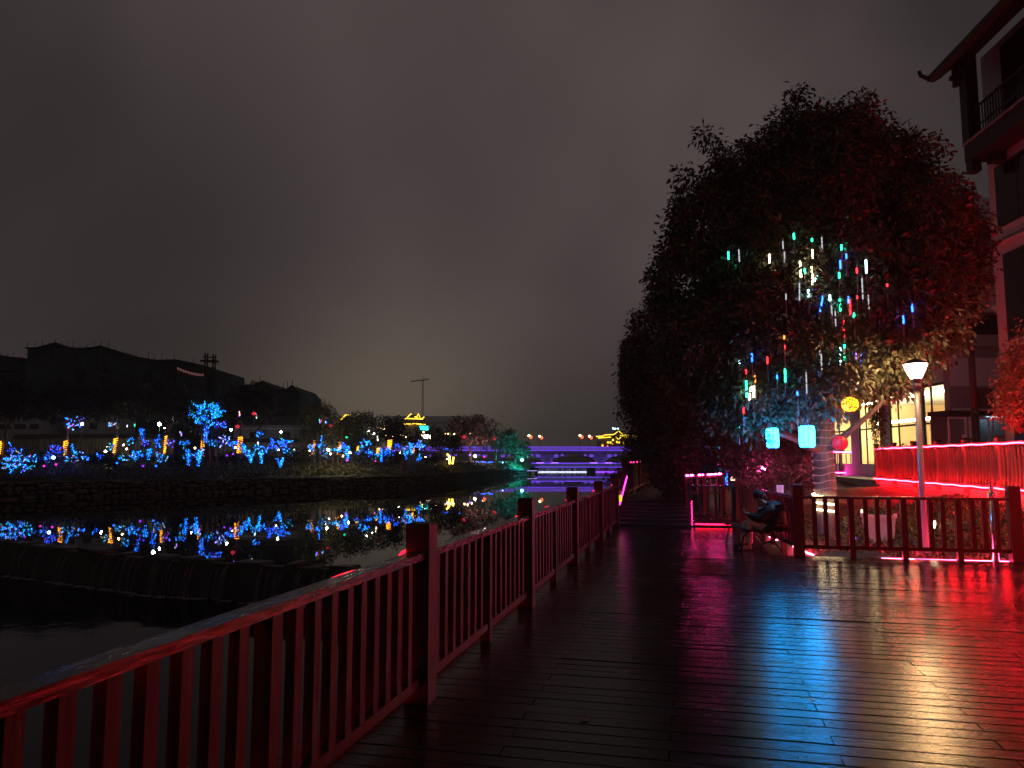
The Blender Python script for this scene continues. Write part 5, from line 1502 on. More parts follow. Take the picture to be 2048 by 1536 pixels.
for nm, lab, u, dd, lobes, m, sc_ in FT:
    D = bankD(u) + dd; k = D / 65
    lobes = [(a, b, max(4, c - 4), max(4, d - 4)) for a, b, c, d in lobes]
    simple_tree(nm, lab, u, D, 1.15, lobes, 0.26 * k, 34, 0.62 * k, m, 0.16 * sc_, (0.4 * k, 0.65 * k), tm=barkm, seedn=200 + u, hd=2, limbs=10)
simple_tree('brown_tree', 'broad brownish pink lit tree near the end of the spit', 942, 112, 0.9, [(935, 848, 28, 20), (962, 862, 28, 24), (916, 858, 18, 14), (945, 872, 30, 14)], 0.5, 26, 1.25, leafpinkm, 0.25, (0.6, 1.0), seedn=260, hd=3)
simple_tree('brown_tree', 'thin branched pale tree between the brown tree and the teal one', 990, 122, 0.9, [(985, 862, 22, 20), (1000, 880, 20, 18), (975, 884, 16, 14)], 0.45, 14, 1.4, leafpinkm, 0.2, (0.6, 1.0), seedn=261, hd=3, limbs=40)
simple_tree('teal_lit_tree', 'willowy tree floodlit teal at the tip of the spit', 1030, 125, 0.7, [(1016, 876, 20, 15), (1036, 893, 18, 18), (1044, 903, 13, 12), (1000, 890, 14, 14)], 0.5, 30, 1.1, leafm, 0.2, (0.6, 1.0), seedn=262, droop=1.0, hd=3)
def flood(label, u, v, D, col, st, r=0.18):
    t = thing('flood_light', label, 'lamp', P(u, v, D))
    MB().ball((0, 0, 0), r, 8).build('lens', em('flood_%d' % u, col, st), t)
    MB().tube([(0, 0, -r * 0.9), (0, 0, -r - 0.6)], 0.05, 5).build('stand', blackm, t)
flood('teal floodlight at the foot of the teal lit tree', 1044, 920, 121, (0.02, 0.85, 0.80), 1500, 0.16)
flood('pale floodlight under the brown tree', 950, 912, 108, (1.0, 0.62, 0.6), 700, 0.14)
flood('warm white floodlight below the large olive tree', 657, 900, 66.5, (1.0, 0.85, 0.5), 500, 0.09)
flood('warm white floodlight below the smaller olive tree', 700, 905, 69.5, (1.0, 0.8, 0.5), 400, 0.09)
flood('white spot with rays before the pale garden wall', 211, 903, 60.5, (1.0, 0.88, 0.55), 350, 0.09)
flood('blue spotlight in the dark shrubs', 107, 915, 55.5, (0.05, 0.12, 1.0), 260, 0.10)
# ---- lamp globes
gl_w = em('globe_white', (0.92, 1.0, 0.92), 110)
def globe(label, u, v, D, r=0.13, m=gl_w):
    zb = 1.15; p = P(u, v, D); t = thing('globe_lamp', label, 'lamp', Vector((p.x, p.y, zb)), 0, 'white globe lamps along the far path')
    h = p.z - zb
    MB().tube([(0, 0, -0.2), (0, 0, h - r * 0.8)], 0.04, 6).build('pole', darkmetalm, t)
    MB().ball((0, 0, h), r, 10).build('globe', m, t)
GLB = 'white globe lamp on a thin pole among the far bank trees'
for u, v, r in ((164, 848, .10), (319, 848, .15), (330, 855, .09), (462, 860, .10), (562, 864, .09), (738, 862, .06), (748, 868, .06)):
    globe(GLB, u, v, bankD(u) + 15, r)
# small warm path lights
def pathlight(u, v, dd, m):
    D = bankD(u) + dd; p = P(u, v, D)
    t = thing('path_light', 'small low warm path light in the far bank planting', 'lamp', p, 0, 'path lights on the far bank')
    MB().ball((0, 0, 0), 0.06, 8).build('bulb', m, t); MB().tube([(0, 0, -0.07), (0, 0, -0.4)], 0.02, 4).build('stem', blackm, t)
plm = em('path_warm', (1.0, 0.66, 0.36), 60)
for u, v in ((247, 890), (253, 898), (390, 896), (471, 895), (515, 897), (557, 900), (588, 899), (619, 902), (654, 898), (661, 908), (686, 912), (851, 914), (864, 911), (872, 915), (895, 918), (800, 905)):
    pathlight(u, v, 8.2, plm)
# ---- orange rope wound round trunks
ORN = ['before the low white house', 'left of the blue spotlight shrubs', 'before the pale garden wall', 'by the twin globe lamps', 'of the tall blue lit tree', 'of the tree hung with red balls', 'of the large olive tree', 'of the smaller olive tree', 'before the gold edged roof', 'left of the white scattered bulbs', 'with a broad top below the pagoda roofs', 'beside the cone shaped tree']
for kk_, (u, v0, v1, w, dd) in enumerate(((5, 883, 908, 9, 12), (137, 882, 912, 8, 11), (236, 877, 908, 9, 11), (336, 872, 908, 6, 12), (410, 881, 904, 8, 9), (483, 874, 907, 9, 11), (630, 881, 909, 6, 9), (680, 884, 910, 6, 10), (717, 892, 905, 4, 12), (758, 896, 909, 7, 11), (780, 880, 905, 9, 10), (828, 893, 906, 3, 11))):
    D = bankD(u) + dd; r = w / 2 * px(D); zb, zt_ = P(u, v1, D).z, P(u, v0, D).z
    c = UD(u, D, 0); path = []
    turns = max(5, int((zt_ - zb) / 0.16)); n = turns * 8
    lean = (v0 - 890) * 0.0
    for k in range(n + 1):
        a = k / 8 * 2 * math.pi; f = k / n
        path.append(Vector((c.x + r * math.cos(a) + 0.10 * f, c.y + r * math.sin(a), zb + (zt_ - zb) * f)))
    rope('rope_light', 'orange rope light wound round the trunk ' + ORN[kk_], path, orange_rope, 0.020, 'orange wrapped trunks on the far bank', n=4)
# yellow U frame near the spit
rope('rope_light', 'yellow rope light bent in an arch near the end of the bank', [P(899, 928, 88), P(899, 913, 88), P(894, 908, 88)], em('rope_yellow', (1.0, 0.6, 0.06), 8), 0.10)
rope('rope_light', 'yellow rope light standing upright beside the yellow arch', [P(905, 928, 88), P(907, 914, 88)], MATS['rope_yellow'], 0.10)

# ---- shrubs strung with bulbs.  (u, v, w, h, kind, palette, dd)
LS = [
 (36, 926, 58, 46, 'ball', 'bbccctggmp', 4.5), (108, 900, 32, 22, 'ball', 'bbbbpm', 7), (152, 903, 46, 30, 'fan', 'ccbbtcg', 6.5), (146, 848, 30, 30, 'ball', 'bcctrbm', 11),
 (223, 848, 14, 16, 'ball', 'wcrbg', 11), (262, 845, 22, 34, 'few', 'ggbw', 11), (263, 883, 14, 20, 'ball', 'tgcb', 8), (286, 868, 14, 26, 'fan', 'bbbc', 9),
 (276, 908, 26, 22, 'ball', 'ccbtb', 6), (297, 907, 14, 26, 'fan', 'ccbt', 5.5), (316, 884, 16, 28, 'ball', 'bbcb', 8), (321, 914, 26, 24, 'fan', 'cctbgr', 5.5),
 (290, 889, 14, 9, 'ball', 'ppb', 7), (368, 862, 24, 26, 'few', 'cgmwcb', 10), (366, 888, 20, 22, 'ball', 'bbcg', 8), (378, 915, 18, 32, 'fan', 'ccbb', 5), (397, 913, 22, 40, 'fan', 'ccbbc', 5),
 (414, 826, 60, 62, 'ball', 'bbccggtbc', 7.6), (412, 868, 34, 40, 'fan', 'bbbccp', 7.6), (438, 850, 26, 26, 'ball', 'bbpc', 8), (425, 888, 14, 20, 'ball', 'tbc', 7), (448, 880, 24, 26, 'ball', 'cbmpwt', 8),
 (488, 895, 10, 22, 'fan', 'bcc', 7), (502, 912, 16, 26, 'fan', 'cctb', 5), (523, 912, 18, 30, 'fan', 'ccbt', 5), (520, 868, 18, 14, 'ball', 'cbc', 9), (520, 885, 14, 14, 'few', 'gctw', 8),
 (556, 888, 40, 30, 'ball', 'bbbbbbp', 8), (574, 902, 14, 18, 'ball', 'cbcg', 7), (561, 924, 20, 20, 'fan', 'bcc', 4), (641, 888, 12, 40, 'ball', 'bccb', 7), (651, 911, 12, 14, 'ball', 'ttc', 6),
 (666, 887, 9, 10, 'ball', 'bbb', 9), (695, 904, 14, 36, 'fan', 'bbcc', 6), (732, 890, 26, 26, 'ball', 'bcctb', 9), (716, 907, 16, 8, 'ball', 'bbp', 7), (755, 912, 18, 14, 'ball', 'ttcb', 6),
 (763, 908, 8, 32, 'fan', 'bbc', 6), (778, 903, 5, 20, 'fan', 'cbc', 7), (793, 892, 14, 12, 'ball', 'bb', 9), (812, 908, 20, 22, 'fan', 'ccbt', 7), (823, 896, 12, 26, 'fan', 'cctb', 7), (836, 918, 12, 16, 'ball', 'bcc', 6),
 (475, 818 + 8, 30, 24, 'few', 'rbgw', 10), (512, 834, 30, 26, 'few', 'rbgyw', 10), (642, 852, 44, 26, 'few', 'rggwbr', 8), (690, 872, 26, 14, 'few', 'ggtb', 9),
 (760, 880, 20, 34, 'few', 'wwww', 12), (893, 898, 10, 8, 'ball', 'bbc', 9), (922, 898, 22, 14, 'few', 'cbpw', 9), (935, 908, 30, 10, 'few', 'mrpc', 10), (970, 924, 40, 3, 'ball', 'bbcp', 4), (1000, 925, 22, 3, 'few', 'wwc', 3), (975, 912, 24, 8, 'few', 'rmm', 6)]
rgx = random.Random(77)
for k in range(34):
    u = 15 + k * 25 + rgx.uniform(-9, 9); v = rgx.uniform(884, 922) - u * 0.006
    kind = rgx.choice(('ball', 'fan', 'ball')); w_, h_ = rgx.uniform(14, 30), rgx.uniform(14, 26)
    LS.append((u, v, w_, h_, kind, rgx.choice(('bbccw', 'ccbtg', 'bbcpm', 'cctgw', 'bbbc', 'cbtgr')), float(np.interp(v, [880, 925], [10, 4.6]))))
DESC = {'ball': 'clustered', 'fan': 'fanned out', 'few': 'scattered'}
PAL = {'b': 'blue', 'c': 'cyan', 'g': 'green', 't': 'teal', 'p': 'purple', 'm': 'pink', 'r': 'red', 'w': 'white', 'y': 'yellow', 'o': 'orange'}
shrub_n = 0
for (u, v, w, h, kind, pal, dd) in LS:
    D = bankD(u) + dd; k = px(D); c = P(u, v, D)
    names = []
    for q in pal:
        if PAL[q] not in names: names.append(PAL[q])
    near = next(t_ for lim, t_ in ((75, 'before the low white house'), (190, 'by the second orange wrapped trunk'), (262, 'by the third orange wrapped trunk'), (350, 'by the twin white globe lamps'), (460, 'around the tall blue lit tree'), (545, 'below the gabled site building'), (600, 'left of the large olive tree'), (672, 'under the large olive tree'), (712, 'under the smaller olive tree'), (775, 'before the gold edged roof'), (850, 'towards the cone shaped tree'), (2000, 'near the tip of the spit')) if u < lim)
    sz = 'tiny' if w * h < 220 else ('large' if w * h > 900 else 'medium')
    lab = '%s %s string of %s bulbs %s' % (sz, DESC[kind], ' and '.join(names[:2]), near)
    rg = random.Random(int(u * 7 + v)); W2, H2 = w / 2 * k, h / 2 * k
    n = {'ball': int(46 + w * h * 0.15), 'fan': int(52 + h * 4.2), 'few': int(6 + w * h / 130)}[kind]
    mb = MB(); r = 0.034 * (D / 60) ** 0.8
    stems = []
    if kind == 'fan':
        stems = [(rg.uniform(-1, 1), rg.uniform(0.5, 1.0)) for _ in range(5)]
    P_ = []
    for q in range(n):
        if kind == 'fan':
            a, top_ = stems[rg.randrange(5)]; f = rg.random() ** 0.8 * top_
            x = a * W2 * f ** 1.2 + rg.gauss(0, 0.05); z = -H2 + 2 * H2 * f; y = rg.gauss(0, 0.15) * f
        else:
            if q % 9 == 0 or q == 0:                     # bulbs follow short twigs, not a smooth ball
                while True:
                    x0, y0, z0 = (rg.uniform(-1, 1) for _ in range(3))
                    if x0 * x0 + y0 * y0 + z0 * z0 < 1: break
                tx, ty, tz = x0 * 0.35 + rg.gauss(0, 0.18), y0 * 0.3, abs(rg.gauss(0.18, 0.15))
            f = (q % 9) / 9
            x = (x0 * 0.85 + tx * f + rg.gauss(0, 0.045)) * W2; y = (y0 + ty * f) * min(W2, 1.2); z = (z0 * 0.85 + tz * f - 0.08 + rg.gauss(0, 0.045)) * H2
        p = CAMR * x + CAMF * y + Vector((0, 0, z))
        P_.append(p)
        mi = BK.index(rg.choice(pal)); rr = r * rg.choice((0.5, 0.65, 0.8, 1.0, 1.0, 1.35))
        if kind == 'few': mb.tube([p + Vector((0, 0, 0.08)), p - Vector((0, 0, 0.10))], rr * 0.75, 4, mi)
        else: mb.octa(p, rr, mi)
    wp = sorted(P_, key=lambda q_: (round(q_.z * 3), q_.dot(CAMR)))
    mb.tube(wp, 0.006, 3, len(BM), cap=False)
    o = mb.build('light_string', BM + [blackm], loc=c); tag(o, lab, 'light string', 'bulb strings in the far bank planting')
    if kind != 'few' and dd < 9.5 and h > 6:
        zb = 0.95 if dd > 6 else 0.6
        zb = min(zb, c.z - H2 * 0.9)
        sb = Vector((c.x, c.y, zb)); shrub_n += 1
        t = thing('lit_shrub', '%s dark shrub carrying %s %s bulbs %s' % (sz, DESC[kind], ' and '.join(names[:2]), near), 'shrub', sb, 0, 'shrubs strung with bulbs on the far bank')
        st = MB()
        for q in range(7):
            e = c + P_[rg.randrange(len(P_))] - sb
            st.tube([Vector((0, 0, -0.2)), e * 0.45 + Vector((0, 0, 0.12)), e], [0.045, 0.03, 0.012], 4)
        st.build('stems', barkm, t)
        cc = np.array([tuple(c + P_[rg.randrange(len(P_))] * 1.05) for _ in range(26)])
        leaves('foliage', cc, np.full(26, 0.24), 16, 0.15, leafm, t, 0.2, loc=sb, seedn=int(u + v))
# red ball lanterns in the trees
for u, v in ((475, 853), (508, 827), (661, 851), (928, 874), (989, 877)):
    D = bankD(u) + (8 if u < 900 else 14)
    t = thing('red_lantern', 'small round red lantern hanging in a far bank tree', 'lantern', P(u, v, D), 0, 'red lanterns in the far trees')
    MB().ball((0, 0, 0), 0.17 * D / 65, 10, sq=(1, 1, 0.9)).build('shade', em('red_ball_%d' % u, (1.0, 0.03, 0.05), 0.8), t)
    MB().tube([(0, 0, 0.1), (0, 0, 0.7)], 0.01, 4).build('cord', blackm, t)
for u, v, cc in ((88, 932, 'm'), (112, 929, 'm'), (175, 919, 'b'), (234, 926, 'b'), (286, 932, 'p'), (312, 932, 'b'), (466, 908, 'p'), (454, 911, 'p'), (694, 921, 'm'), (751, 922, 'm')):
    t = thing('ground_spot', 'small %s ground light in the grass of the far bank' % PAL[cc], 'lamp', P(u, v, bankD(u) + 4.0), 0, 'coloured ground lights on the far bank')
    MB().ball((0, 0, 0), 0.075, 8).build('bulb', BULB[cc], t); MB().tube([(0, 0, -0.06), (0, 0, -0.4)], 0.02, 4).build('spike', blackm, t)
# low shrubs and rough grass on the slope
sg = []
for k in range(2600):
    u = random.uniform(-60, 1050); dd = random.uniform(0.7, 9.0)
    zz_ = float(np.interp(dd, [0.45, 1.2, 3, 5, 7.5, 10], [0.02, 0.1, 0.3, 0.62, 0.95, 1.15]))
    p = UD(u, bankD(u) + dd, zz_ + 0.05); sg.append(tuple(p))
o = leaves('bank_grass', np.array(sg), np.full(len(sg), 0.5), 9, 0.34, leafyelm, None, -0.25, seedn=301, asp=0.22, flat=0.25)
o['label'] = 'rough grass and low plants on the sloping far bank'; o['category'] = 'grass'; struct(o, 'stuff')
BUSHN = ['by the low white house', 'right of the second orange trunk', 'left of the third orange trunk', 'right of the twin globe lamps', 'under the tall blue lit tree', 'left of the large olive tree', 'below the gabled site building', 'right of the smaller olive tree', 'below the pagoda roofs', 'towards the yellow arch']
for k, (u, w, h, dd) in enumerate(((70, 50, 26, 7), (190, 46, 22, 7), (225, 40, 18, 6), (350, 40, 20, 7), (455, 40, 22, 6.5), (600, 48, 30, 6), (540, 30, 18, 7), (720, 36, 20, 6), (790, 40, 22, 6), (860, 40, 18, 6))):
    D = bankD(u) + dd; vb = 930 - (u / 1000) * 8
    simple_tree('dark_bush', 'dark rounded unlit bush ' + BUSHN[k], u, D, 0.7, [(u, vb - h * 0.55, w / 2 - 4, h / 2), (u + 10, vb - h * 0.4, w / 3, h / 3)], 0.20, 26, 0.5, leafdarkm, 0.05, (0.3, 0.45), group='dark bushes on the far bank', seedn=320 + k, hd=0.5, cat='bush', limbs=4)

# ================================================================== FAR END: BRIDGE, CAUSEWAY, TOWN
DB = 200.0
def BX(u, z, o=0.0, D=DB): return CF((u - 1024) / F * D, D + o, z)
br = thing('arch_bridge', 'wide stone arch bridge washed in purple light across the river', 'bridge', BX(1150, WZ))
br0 = br.location.copy()
bridgem = mat('pale_bridge_stone', (0.42, 0.40, 0.42), 0.8, col2=(0.5, 0.48, 0.5), scale=0.4, coords='World')
zd = 3.35
piers = [776, 882, 988, 1094, 1200, 1306, 1412]
def archz(u):
    for a, b in zip(piers, piers[1:]):
        if a <= u <= b:
            m = (a + b) / 2; hw = (b - a) / 2 - 7
            x = (u - m) / hw
            if abs(x) >= 1: return WZ - 0.5
            return 0.35 + 2.25 * math.sqrt(1 - x * x)
    return WZ - 0.5
sp = MB(); us_ = np.arange(776, 1412, 2.0)
for ua in us_:
    ub = ua + 2.0; za, zb_ = archz(ua), archz(ub)
    for o in (0.0, 9.0):
        sp.quad(BX(ua, za, o) - br0, BX(ub, zb_, o) - br0, BX(ub, zd, o) - br0, BX(ua, zd, o) - br0)
    sp.quad(BX(ua, za, 0) - br0, BX(ub, zb_, 0) - br0, BX(ub, zb_, 9) - br0, BX(ua, za, 9) - br0)
sp.build('arch_wall', bridgem, br)
MB().prism([BX(770, zd, -0.5) - br0, BX(1420, zd, -0.5) - br0, BX(1420, zd, 9.5) - br0, BX(770, zd, 9.5) - br0], (0, 0, 0.45)).build('deck', bridgem, br)
MB().prism([BX(770, zd + 0.45, -0.45) - br0, BX(1420, zd + 0.45, -0.45) - br0, BX(1420, zd + 0.45, -0.25) - br0, BX(770, zd + 0.45, -0.25) - br0], (0, 0, 0.22)).build('parapet_foot', bridgem, br)
MB().prism([BX(770, zd + 1.25, -0.47) - br0, BX(1420, zd + 1.25, -0.47) - br0, BX(1420, zd + 1.25, -0.23) - br0, BX(770, zd + 1.25, -0.23) - br0], (0, 0, 0.16)).build('parapet_rail', bridgem, br)
pmesh = MB().box((0, 0, 0.3), (0.5, 0.16, 0.6)).mesh('parapet_panel', purple_soft)  # panels glow by themselves in place of stone washed purple
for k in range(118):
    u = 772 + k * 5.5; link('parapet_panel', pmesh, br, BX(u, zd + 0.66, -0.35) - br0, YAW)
for u in piers:
    MB().box(BX(u, -0.4, 3.5) - br0, (1.9, 11, 2.2), rz=YAW).build('pier', bridgem, br)
    for du in (-30, -18, 18, 30):            # small spandrel openings as discs, the purple wash painted in as glow
        zz_ = 2.62 if abs(du) > 20 else 2.45
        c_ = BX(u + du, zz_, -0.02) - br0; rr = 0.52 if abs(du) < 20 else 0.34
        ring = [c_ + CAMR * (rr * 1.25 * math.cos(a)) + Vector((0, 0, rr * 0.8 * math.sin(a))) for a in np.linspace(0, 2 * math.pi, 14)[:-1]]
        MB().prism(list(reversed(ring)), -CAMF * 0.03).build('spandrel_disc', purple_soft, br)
def strip(label, a, b, r, m, name='led_line'):
    rope(name, label, [a, b], m, r, cat='led line')
led_p = em('purple_line_strong', (0.19, 0.06, 1.0), 2.6)
led_w = em('purple_wash_bar', (0.19, 0.06, 1.0), 30.0)
strip('purple led line under the bridge parapet', BX(770, zd + 0.50, -0.85), BX(1420, zd + 0.50, -0.85), 0.035, led_p)
strip('purple led line along the top of the bridge parapet', BX(770, zd + 1.42, -0.62), BX(1420, zd + 1.42, -0.62), 0.035, led_p)
for k, u in enumerate(piers[2:6]):
    strip('purple led wash bar low on a bridge pier', BX(u - 22, 0.55, -1.3), BX(u + 22, 0.55, -1.3), 0.05, led_w)
for o in list(COL.objects):
    if o.get('label') == 'purple led wash bar low on a bridge pier': o['group'] = 'wash bars on the bridge piers'
# bridge lanterns
blm = em('bridge_lantern', (1.0, 0.10, 0.03), 3.2); bwm = em('bridge_lamp', (1.0, 0.6, 0.25), 14)
for u in (1058, 1081, 1160, 1183, 965):
    base = BX(u, zd + 0.45, 0.4 if u in (1058, 1160) else 6.0)
    t = thing('bridge_lamp', 'tall bridge lamp post with a red lantern and a bright bulb', 'street lamp', base, YAW, 'lamps along the bridge')
    hh = P(u, 873, DB).z - base.z
    MB().tube([(0, 0, 0), (0, 0, hh + 0.5)], 0.07, 6).build('pole', darkmetalm, t)
    MB().bar((0, 0, hh + 0.45), (0.7, 0, hh + 0.45), 0.08, 0.08).build('arm', darkmetalm, t)
    MB().ball((0.5, -0.1, hh - 0.15), 0.42, 8, sq=(1, 1, 1.1)).build('red_lantern', blm, t)
    MB().ball((0, 0, hh + 0.25), 0.30, 8).build('lamp_bulb', bwm, t)
# causeway weir nearer than the bridge
DC = 150.0
cw = thing('causeway', 'low causeway with lit falling water below the purple bridge', 'causeway', BX(1160, WZ, 0, DC))
cw0 = cw.location.copy()
def CX(u, z, o=0.0): return BX(u, z, o, DC)
MB().prism([CX(1040, 0.0) - cw0, CX(1330, 0.0) - cw0, CX(1330, 0.0, 3) - cw0, CX(1040, 0.0, 3) - cw0], (0, 0, 0.72)).build('slab', bridgem, cw)
MB().prism([CX(1070, -1.4, 0.6) - cw0, CX(1330, -1.4, 0.6) - cw0, CX(1330, -1.4, 2.4) - cw0, CX(1070, -1.4, 2.4) - cw0], (0, 0, 1.2)).build('weir_wall', weirm, cw)
for u in np.arange(1074, 1325, 14.0):
    MB().box(CX(u, -0.1, 0.9) - cw0, (0.35, 0.7, 0.5), rz=YAW).build('block', weirm, cw)
foam2 = mat('lit_white_water', (0.6, 0.58, 0.62), 0.4)
fw = MB()
for k in range(420):
    u = random.uniform(1074, 1330)
    if 1172 < u < 1190: continue
    tgt = fw
    q = CX(u, 0, 0.45) - cw0
    tgt.tube([q + Vector((0, 0, -0.22)), q + Vector((0, 0, -0.5)) - CAMF * 0.12, q + Vector((0, 0, -1.02)) - CAMF * 0.2], random.uniform(0.02, 0.05), 3)
struct(fw.build('falling_water', foam2, cw), 'stuff')
strip('purple led line along the top edge of the causeway', CX(1040, 0.78, -0.12), CX(1330, 0.78, -0.12), 0.04, led_p)
strip('purple led line along the foot of the causeway slab', CX(1070, -0.02, -0.15), CX(1330, -0.02, -0.15), 0.03, led_p)
strip('white led line at the foot of the causeway falls', CX(1076, -0.9, -0.35), CX(1172, -0.9, -0.35), 0.02, em('white_falls_led', (0.7, 0.75, 1.0), 7))
strip('violet led line at the foot of the causeway falls', CX(1190, -0.9, -0.35), CX(1330, -0.9, -0.35), 0.03, em('violet_falls_led', (0.34, 0.05, 1.0), 5))
strip('pale led line along the shore of the spit', CX(905, -0.2, -30), CX(1066, -0.35, -24), 0.03, em('pale_shore_led', (0.5, 0.4, 1.0), 2))
# gold outlined building beyond the bridge
DG = 260.0
gb = thing('gold_outlined_hall', 'far hall whose roofs are drawn in gold light lines under a blue sign', 'building', BX(1235, 0.2, 0, DG))
gb0 = gb.location.copy(); GX = lambda u, v, o=0.0: P(u, v, DG + o) - gb0
MB().prism([GX(1194, 918), GX(1290, 918), GX(1290, 918, 10), GX(1194, 918, 10)], (0, 0, P(1200, 876, DG).z - P(1200, 918, DG).z)).build('wall', concm, gb)
roofp = [(1190, 876), (1200, 871), (1228, 869), (1237, 862), (1246, 869), (1274, 872), (1290, 876)]
MB().prism([GX(u, v) for u, v in roofp], CAMF * 10).build('roof', tilem, gb)
for pts_ in ([(1192, 873), (1208, 872)], [(1208, 870), (1228, 869), (1237, 862), (1246, 869), (1258, 871)], [(1258, 870), (1273, 873)], [(1196, 876), (1222, 874)], [(1232, 874), (1237, 879), (1242, 874)], [(1246, 874), (1272, 876)], [(1240, 871), (1250, 872)]):
    MB().tube([GX(u, v, -0.5) for u, v in pts_], 0.14, 4).build('gold_line', gold_line, gb)
for u, v in ((1216, 885), (1221, 885), (1234, 884), (1238, 885), (1246, 886), (1205, 891), (1226, 880)):
    w = MB().box(GX(u, v, -0.1), (0.5, 0.2, 0.6), rz=YAW).build('lit_window', gold_line, gb)
sgm = em('blue_white_sign', (0.55, 0.85, 1.0), 7)
for k, (du, w) in enumerate(((0, 2.2), (3.2, 1.4), (5.2, 1.8), (8, 1.6), (10.4, 2.2))):
    MB().box(GX(1226 + du, 857 + (k % 2) * 0.8, -0.3), (w * px(DG), 0.15, (3.6 - (k % 2) * 1.4) * px(DG)), rz=YAW).build('sign_letter', sgm, gb)
MB().box(GX(1232, 861, 0), (3.0, 0.15, 0.2), rz=YAW).build('sign_stand', steelm, gb)
for u in (1205, 1215, 1225, 1258, 1266):
    t = thing('far_lamp', 'small orange lamp below the gold outlined hall', 'lamp', P(u, 888 + (u % 7), 240), 0, 'small lamps below the hall')
    MB().ball((0, 0, 0), 0.22, 6).build('bulb', blm, t); MB().tube([(0, 0, -0.2), (0, 0, -1.5)], 0.05, 4).build('pole', blackm, t)
# pagoda style gate with gold roof lines
pg = thing('pagoda_hall', 'far pagoda roofed hall traced with gold lines over the trees', 'building', UD(830, DG, 1.4))
pg0 = pg.location.copy(); GP = lambda u, v, o=0.0: P(u, v, DG + o) - pg0
MB().prism([GP(808, 905), GP(851, 905), GP(851, 905, 12), GP(808, 905, 12)], (0, 0, P(1, 848, DG).z - P(1, 905, DG).z)).build('body', greywallm, pg)
MB().prism([GP(804, 848), GP(854, 848), GP(846, 838), (GP(812, 838))], CAMF * 12).build('lower_roof', tilem, pg)
MB().prism([GP(812, 838), GP(846, 838), GP(838, 829), GP(821, 829)], CAMF * 10).build('upper_roof', tilem, pg)
for pts_ in ([(810, 838), (814, 836), (819, 830), (823, 827.5)], [(829, 833), (832, 835), (838, 837.5), (845, 837), (848.5, 833.5)], [(833, 835), (836.5, 827), (840, 835)], [(808, 848), (830, 847.5), (851, 849)], [(814, 837), (846, 838)]):
    MB().tube([GP(u, v, -0.6) for u, v in pts_], 0.17, 4).build('gold_line', gold_line, pg)
for k in range(6): MB().box(GP(812 + k * 7, 858, -0.2), (0.35, 0.3, 2.6), rz=YAW).build('column', mat('gold_column', (0.5, 0.3, 0.08), 0.6) if k == 0 else MATS['gold_column'], pg)
gh = thing('gold_edged_roof', 'dark roof with a bent gold edge light behind the olive trees', 'building', UD(690, 170, 1.3))
g0 = gh.location.copy(); Gh = lambda u, v, o=0.0: P(u, v, 170 + o) - g0
MB().prism([Gh(676, 905), Gh(722, 905), Gh(722, 838), Gh(692, 831), Gh(680, 841)], CAMF * 8).build('body', tilem, gh)
MB().tube([Gh(681, 840, -.3), Gh(686, 835, -.3), Gh(691, 830, -.3), Gh(702, 830.5, -.3)], 0.14, 4).build('gold_line', gold_line, gh)
# big pale hall and hoarding frame behind
slab('large_hall', 'huge pale flat roofed hall far behind the pagoda roofs', 'building', 330, 772, 966, 834, 895, 30, plasterm, None, parts=[('roof_band', 770, 968, 832, 838, whitem), ('shadow_gap', 772, 966, 844, 847, greywallm)])
hf = thing('hoarding_frame', 'empty steel billboard frame above the dark trees', 'billboard', P(735, 850, 165)); f0_ = hf.location.copy()
for k in range(9): MB().tube([P(722 + 3 * k, 850, 165) - f0_, P(722 + 3 * k, 826 - k * 0.4, 165) - f0_], 0.07, 4).build('upright', steelm, hf)
for v in (827, 833, 840): MB().tube([P(721, v, 165) - f0_, P(747, v - 3, 165) - f0_], 0.07, 4).build('rail', steelm, hf)
ts = thing('teal_sign', 'glowing teal roof sign with illegible characters', 'sign', P(848, 856, 235)); t0_ = ts.location.copy()
tm = em('teal_sign_light', (0.02, 0.85, 0.78), 4.5)
MB().box(Vector((0, 0, 0)), (3.4, 0.2, 1.5), rz=YAW).build('panel', mat('dark_teal_panel', (0.01, 0.12, 0.12), 0.5), ts)
for k in range(4):
    for q in range(5):
        MB().box(P(841.5 + k * 4.4 + random.uniform(-0.6, 1.2), 852.5 + q * 1.7, 234.7) - t0_, (random.choice((0.55, 0.3, 0.6)), 0.1, random.choice((0.16, 0.3))), rz=YAW).build('sign_stroke', tm, ts)
MB().tube([P(848, 861, 235) - t0_, P(848, 900, 235) - t0_], 0.2, 6).build('post', steelm, ts)
def bright(label, u, v, D, w, h, col, st):
    c = P(u, v, D); t = thing('floodlight_cluster', label, 'lamp', c)
    MB().ball((0, 0, 0), 1.0, 10, sq=(w / 2 * px(D), 0.4, h / 2 * px(D))).build('glow_panel', em('panel_%d' % u, col, st), t)
    MB().tube([(0, 0, -0.2), (0, 0, -(c.z - 1.0))], 0.12, 5).build('pole', darkmetalm, t)
bright('bright white floodlight cluster under the teal sign', 854, 873, 230, 17, 8, (1.0, 0.97, 0.85), 40)
bright('bright warm light group among dark trees left of the pagoda', 795, 869, 180, 14, 6, (1.0, 0.9, 0.7), 22)
for k, (u, v) in enumerate(((772, 870), (780, 868), (786, 872), (806, 872), (812, 873), (790, 878), (797, 879), (892, 867), (897, 867), (903, 868), (908, 868), (930, 867), (936, 866), (940, 867), (944, 868), (843, 871), (861, 876), (762, 857), (768, 858), (765, 862), (847, 864))):
    t = thing('town_light', 'tiny warm window light of the far town', 'lamp', P(u, v, 205), 0, 'tiny lights of the far town')
    MB().ball((0, 0, 0), 0.26, 6).build('bulb', bwm, t); MB().tube([(0, 0, -0.2), (0, 0, -2.0)], 0.06, 4).build('pole', blackm, t)
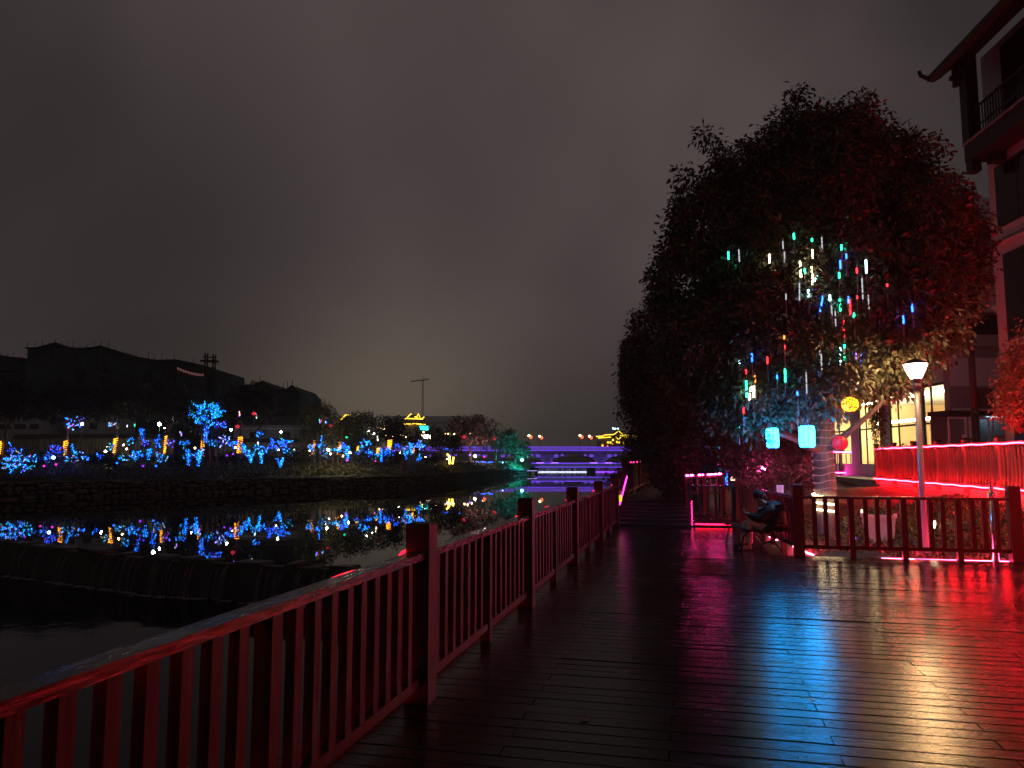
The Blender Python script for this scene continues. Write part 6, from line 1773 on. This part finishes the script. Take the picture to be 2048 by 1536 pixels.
# tower crane fading into the mist
cr = thing('tower_crane', 'faint tower crane standing far behind the pagoda', 'crane', UD(846, 380, 1.5)); c0_ = cr.location.copy()
crm = mat('pale_crane_paint', (0.55, 0.52, 0.42), 0.6)
for du in (-1.2, 1.2): MB().tube([UD(846 + du, 380, 1.5) - c0_, P(846 + du, 757, 380) - c0_], 0.14, 4).build('mast', crm, cr)
for k in range(22): MB().tube([P(844.8, 900 - k * 6.5, 380) - c0_, P(847.2, 897 - k * 6.5, 380) - c0_], 0.09, 4).build('brace', crm, cr)
MB().bar(P(820, 763, 380) - c0_, P(858, 759, 380) - c0_, 0.5, 0.5).build('jib', crm, cr)
MB().tube([P(830, 762, 380) - c0_, P(846, 754, 380) - c0_, P(856, 759, 380) - c0_], 0.08, 4).build('tie', crm, cr)
# hills far away closing the horizon
hl = MB(); prev = None
for u in range(-900, 3000, 60):
    h = 10 + 6 * math.sin(u * 0.004) + 3 * math.sin(u * 0.017)
    a, b, c_ = UD(u, 900, 0), UD(u, 1000, max(3, h * 1.0)), UD(u, 1300, 0)
    if prev: hl.quad(prev[0], a, b, prev[1]); hl.quad(prev[1], b, c_, prev[2])
    prev = (a, b, c_)
struct(hl.build('hills', mat('dark_hills', (0.02, 0.022, 0.02), 0.95)))

# fallen leaves on the wet boards
for k in range(26):
    x, y = random.uniform(-1.2, 4.6), random.uniform(4.5, 13.2)
    a = random.uniform(0, 6.28); l = random.uniform(0.05, 0.10); d = Vector((math.cos(a), math.sin(a), 0)); n = Vector((-d.y, d.x, 0))
    p = Vector((x, y, 0.006))
    lf = MB().add([p, p + d * l * 0.5 + n * l * 0.22 + Vector((0, 0, 0.006)), p + d * l + Vector((0, 0, 0.010)), p + d * l * 0.5 - n * l * 0.22 + Vector((0, 0, 0.004))], [(0, 1, 2, 3)])
    tag(lf.build('fallen_leaf', leafpinkm), 'small fallen leaf lying on the wet boards', 'leaf', 'fallen leaves on the boardwalk')
# night mist
hz = MB().box((0, 700, 30.2), (2810, 2020, 68)).build('haze', None)
hm = bpy.data.materials.new('night_mist'); hm.use_nodes = True; ht = hm.node_tree; ht.nodes.clear()
ho_ = ht.nodes.new('ShaderNodeOutputMaterial'); hv = ht.nodes.new('ShaderNodeVolumePrincipled')
hv.inputs['Color'].default_value = (0.9, 0.9, 0.92, 1); hv.inputs['Density'].default_value = 0.0006; hv.inputs['Anisotropy'].default_value = 0.3
ht.links.new(hv.outputs[0], ho_.inputs['Volume'])
hz.data.materials.clear(); hz.data.materials.append(hm); struct(hz, 'stuff')
